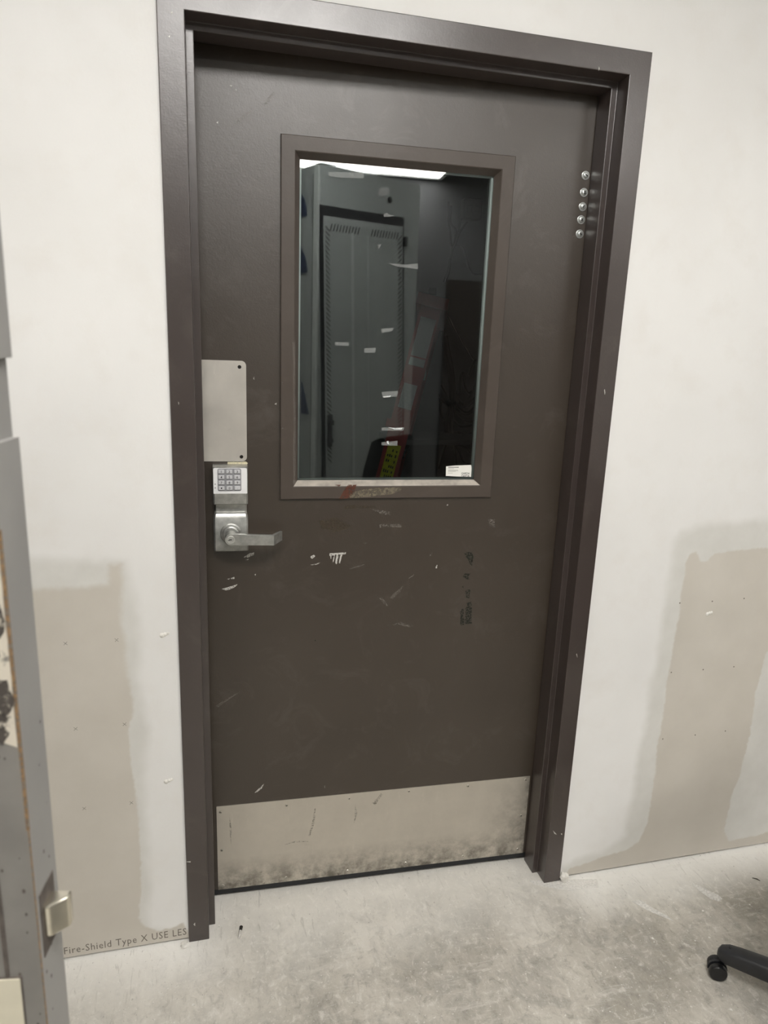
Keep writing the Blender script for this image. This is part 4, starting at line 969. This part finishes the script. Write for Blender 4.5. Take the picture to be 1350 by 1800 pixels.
sh = thing('wall_shelf', 'narrow dark shelf low behind the hanging cables', 'shelf', (.5*(sxa+sxb)+.1, BY1, sza-.02))
hw = (sxb-sxa)/2+.18
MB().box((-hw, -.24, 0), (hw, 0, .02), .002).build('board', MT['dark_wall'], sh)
for s_ in (-1, 1):
    MB().prism([(0, 0), (-.20, 0), (0, -.16)], 'x', s_*hw*.8-.008, s_*hw*.8+.008).build('bracket', MT['slot_dark'], sh)

# ------------------------------------------------------------------ small things on the floor
fx0, fx1 = D['floor_anchor']
dv = Vector((fx1[0]-fx0[0], fx1[1]-fx0[1], 0)); ln = dv.length; dv.normalize()
an = thing('wall_anchor', 'tiny pale plastic wall anchor lying by the left jamb', 'wall anchor', (fx0[0], fx0[1], 0))
MB().tube([(0, 0, .0035), tuple(dv*ln*.35+Vector((0, 0, .0035)))], [.0045, .0035], 10).build('collar', MT['dark_screw'], an)
MB().tube([tuple(dv*ln*.33+Vector((0, 0, .0035))), tuple(dv*ln*.8+Vector((0, 0, .0035))), tuple(dv*ln+Vector((0, 0, .0025)))], [.0032, .0032, .0014], 9).build('sleeve', MT['chip_white'], an)
t0, t1 = D['floor_twig']
tw_ = MB().tube([(t0[0], t0[1], .0016), ((t0[0]+t1[0])/2+.003, (t0[1]+t1[1])/2, .0022), (t1[0], t1[1], .0012)], [.0008, .0014, .0007], 6).build('wood_splinter', MT['worn_dark'])
tag(tw_, 'thin dark wood splinter on the floor near the right wall', 'splinter')
def lump(r, seed, flat=.5):
    rs = random.Random(seed); bm = bmesh.new(); bmesh.ops.create_icosphere(bm, subdivisions=2, radius=r)
    for v in bm.verts:
        k = 1+rs.uniform(-.28, .28); v.co = (v.co[0]*k, v.co[1]*k, max(-r*flat*.9, v.co[2]*k*flat))
    zmin = min(v.co[2] for v in bm.verts)
    for v in bm.verts: v.co[2] -= zmin
    return MB().bm(bm)
(x, y) = D['chunk'][0]
o = lump(.011, 3, 1.3).build('plaster_lump', MT['plaster'], loc=(1.027, -.004, 0)); tag(o, 'white plaster lump at the foot of the right jamb', 'plaster lump')
o = lump(.010, 5, .5).build('plaster_lump', MT['plaster'], loc=(-.010, -.010, 0)); tag(o, 'small flat plaster lump at the foot of the left jamb', 'plaster lump')
mb = MB(); rs = random.Random(11)
for (x, y) in D['floor_chips']:
    r_ = rs.uniform(.0012, .0032); q_ = lump(r_, rs.randint(0, 999), .5)
    mb.raw([(v[0]+x, v[1]+y, v[2]) for v in q_.v], q_.f)
for k in range(130):
    x, y = rs.uniform(-.25, 1.5), rs.uniform(-.75, .06)
    r_ = rs.uniform(.0005, .0016); n_ = 6; h_ = r_*.7; a_ = rs.uniform(0, 6)
    vs = [(x+r_*math.cos(a_+j*1.047)*rs.uniform(.6, 1.4), y+r_*math.sin(a_+j*1.047)*rs.uniform(.6, 1.4), .0002) for j in range(n_)]+[(x, y, h_)]
    mb.raw(vs, [(j, (j+1) % n_, n_) for j in range(n_)])
cr = mb.build('plaster_crumbs', MT['plaster']); tag(cr, 'scattered white plaster crumbs on the concrete', 'crumbs', kind='stuff')

# ------------------------------------------------------------------ ceiling lights
def lamp(name_label, cx, cy, lx, ly, zt):
    t = thing('ceiling_light', name_label, 'ceiling light', (cx, cy, zt-.06))
    fr = MB()
    for (x0, x1, y0, y1) in ((-lx/2-.025, -lx/2, -ly/2-.025, ly/2+.025), (lx/2, lx/2+.025, -ly/2-.025, ly/2+.025), (-lx/2, lx/2, -ly/2-.025, -ly/2), (-lx/2, lx/2, ly/2, ly/2+.025)):
        fr.box((x0, y0, 0), (x1, y1, .06))
    fr.build('housing', MT['lamp_frame'], t)
    MB().box((-lx/2, -ly/2, .008), (lx/2, ly/2, .014)).build('diffuser', MT['diffuser'], t)
lamp('ceiling light above the camera, nearest the brown door', .34, -1.66, 1.2, .60, ZC)
lamp('ceiling light by the opposite wall, reflected at the top of the pane', .92, -3.70, 1.25, .36, ZC)
lamp('added fill light at the ceiling, unseen, right of the brown door', 2.2, -2.5, .6, .6, ZC)  # added out of view as fill, to brighten the lower wall
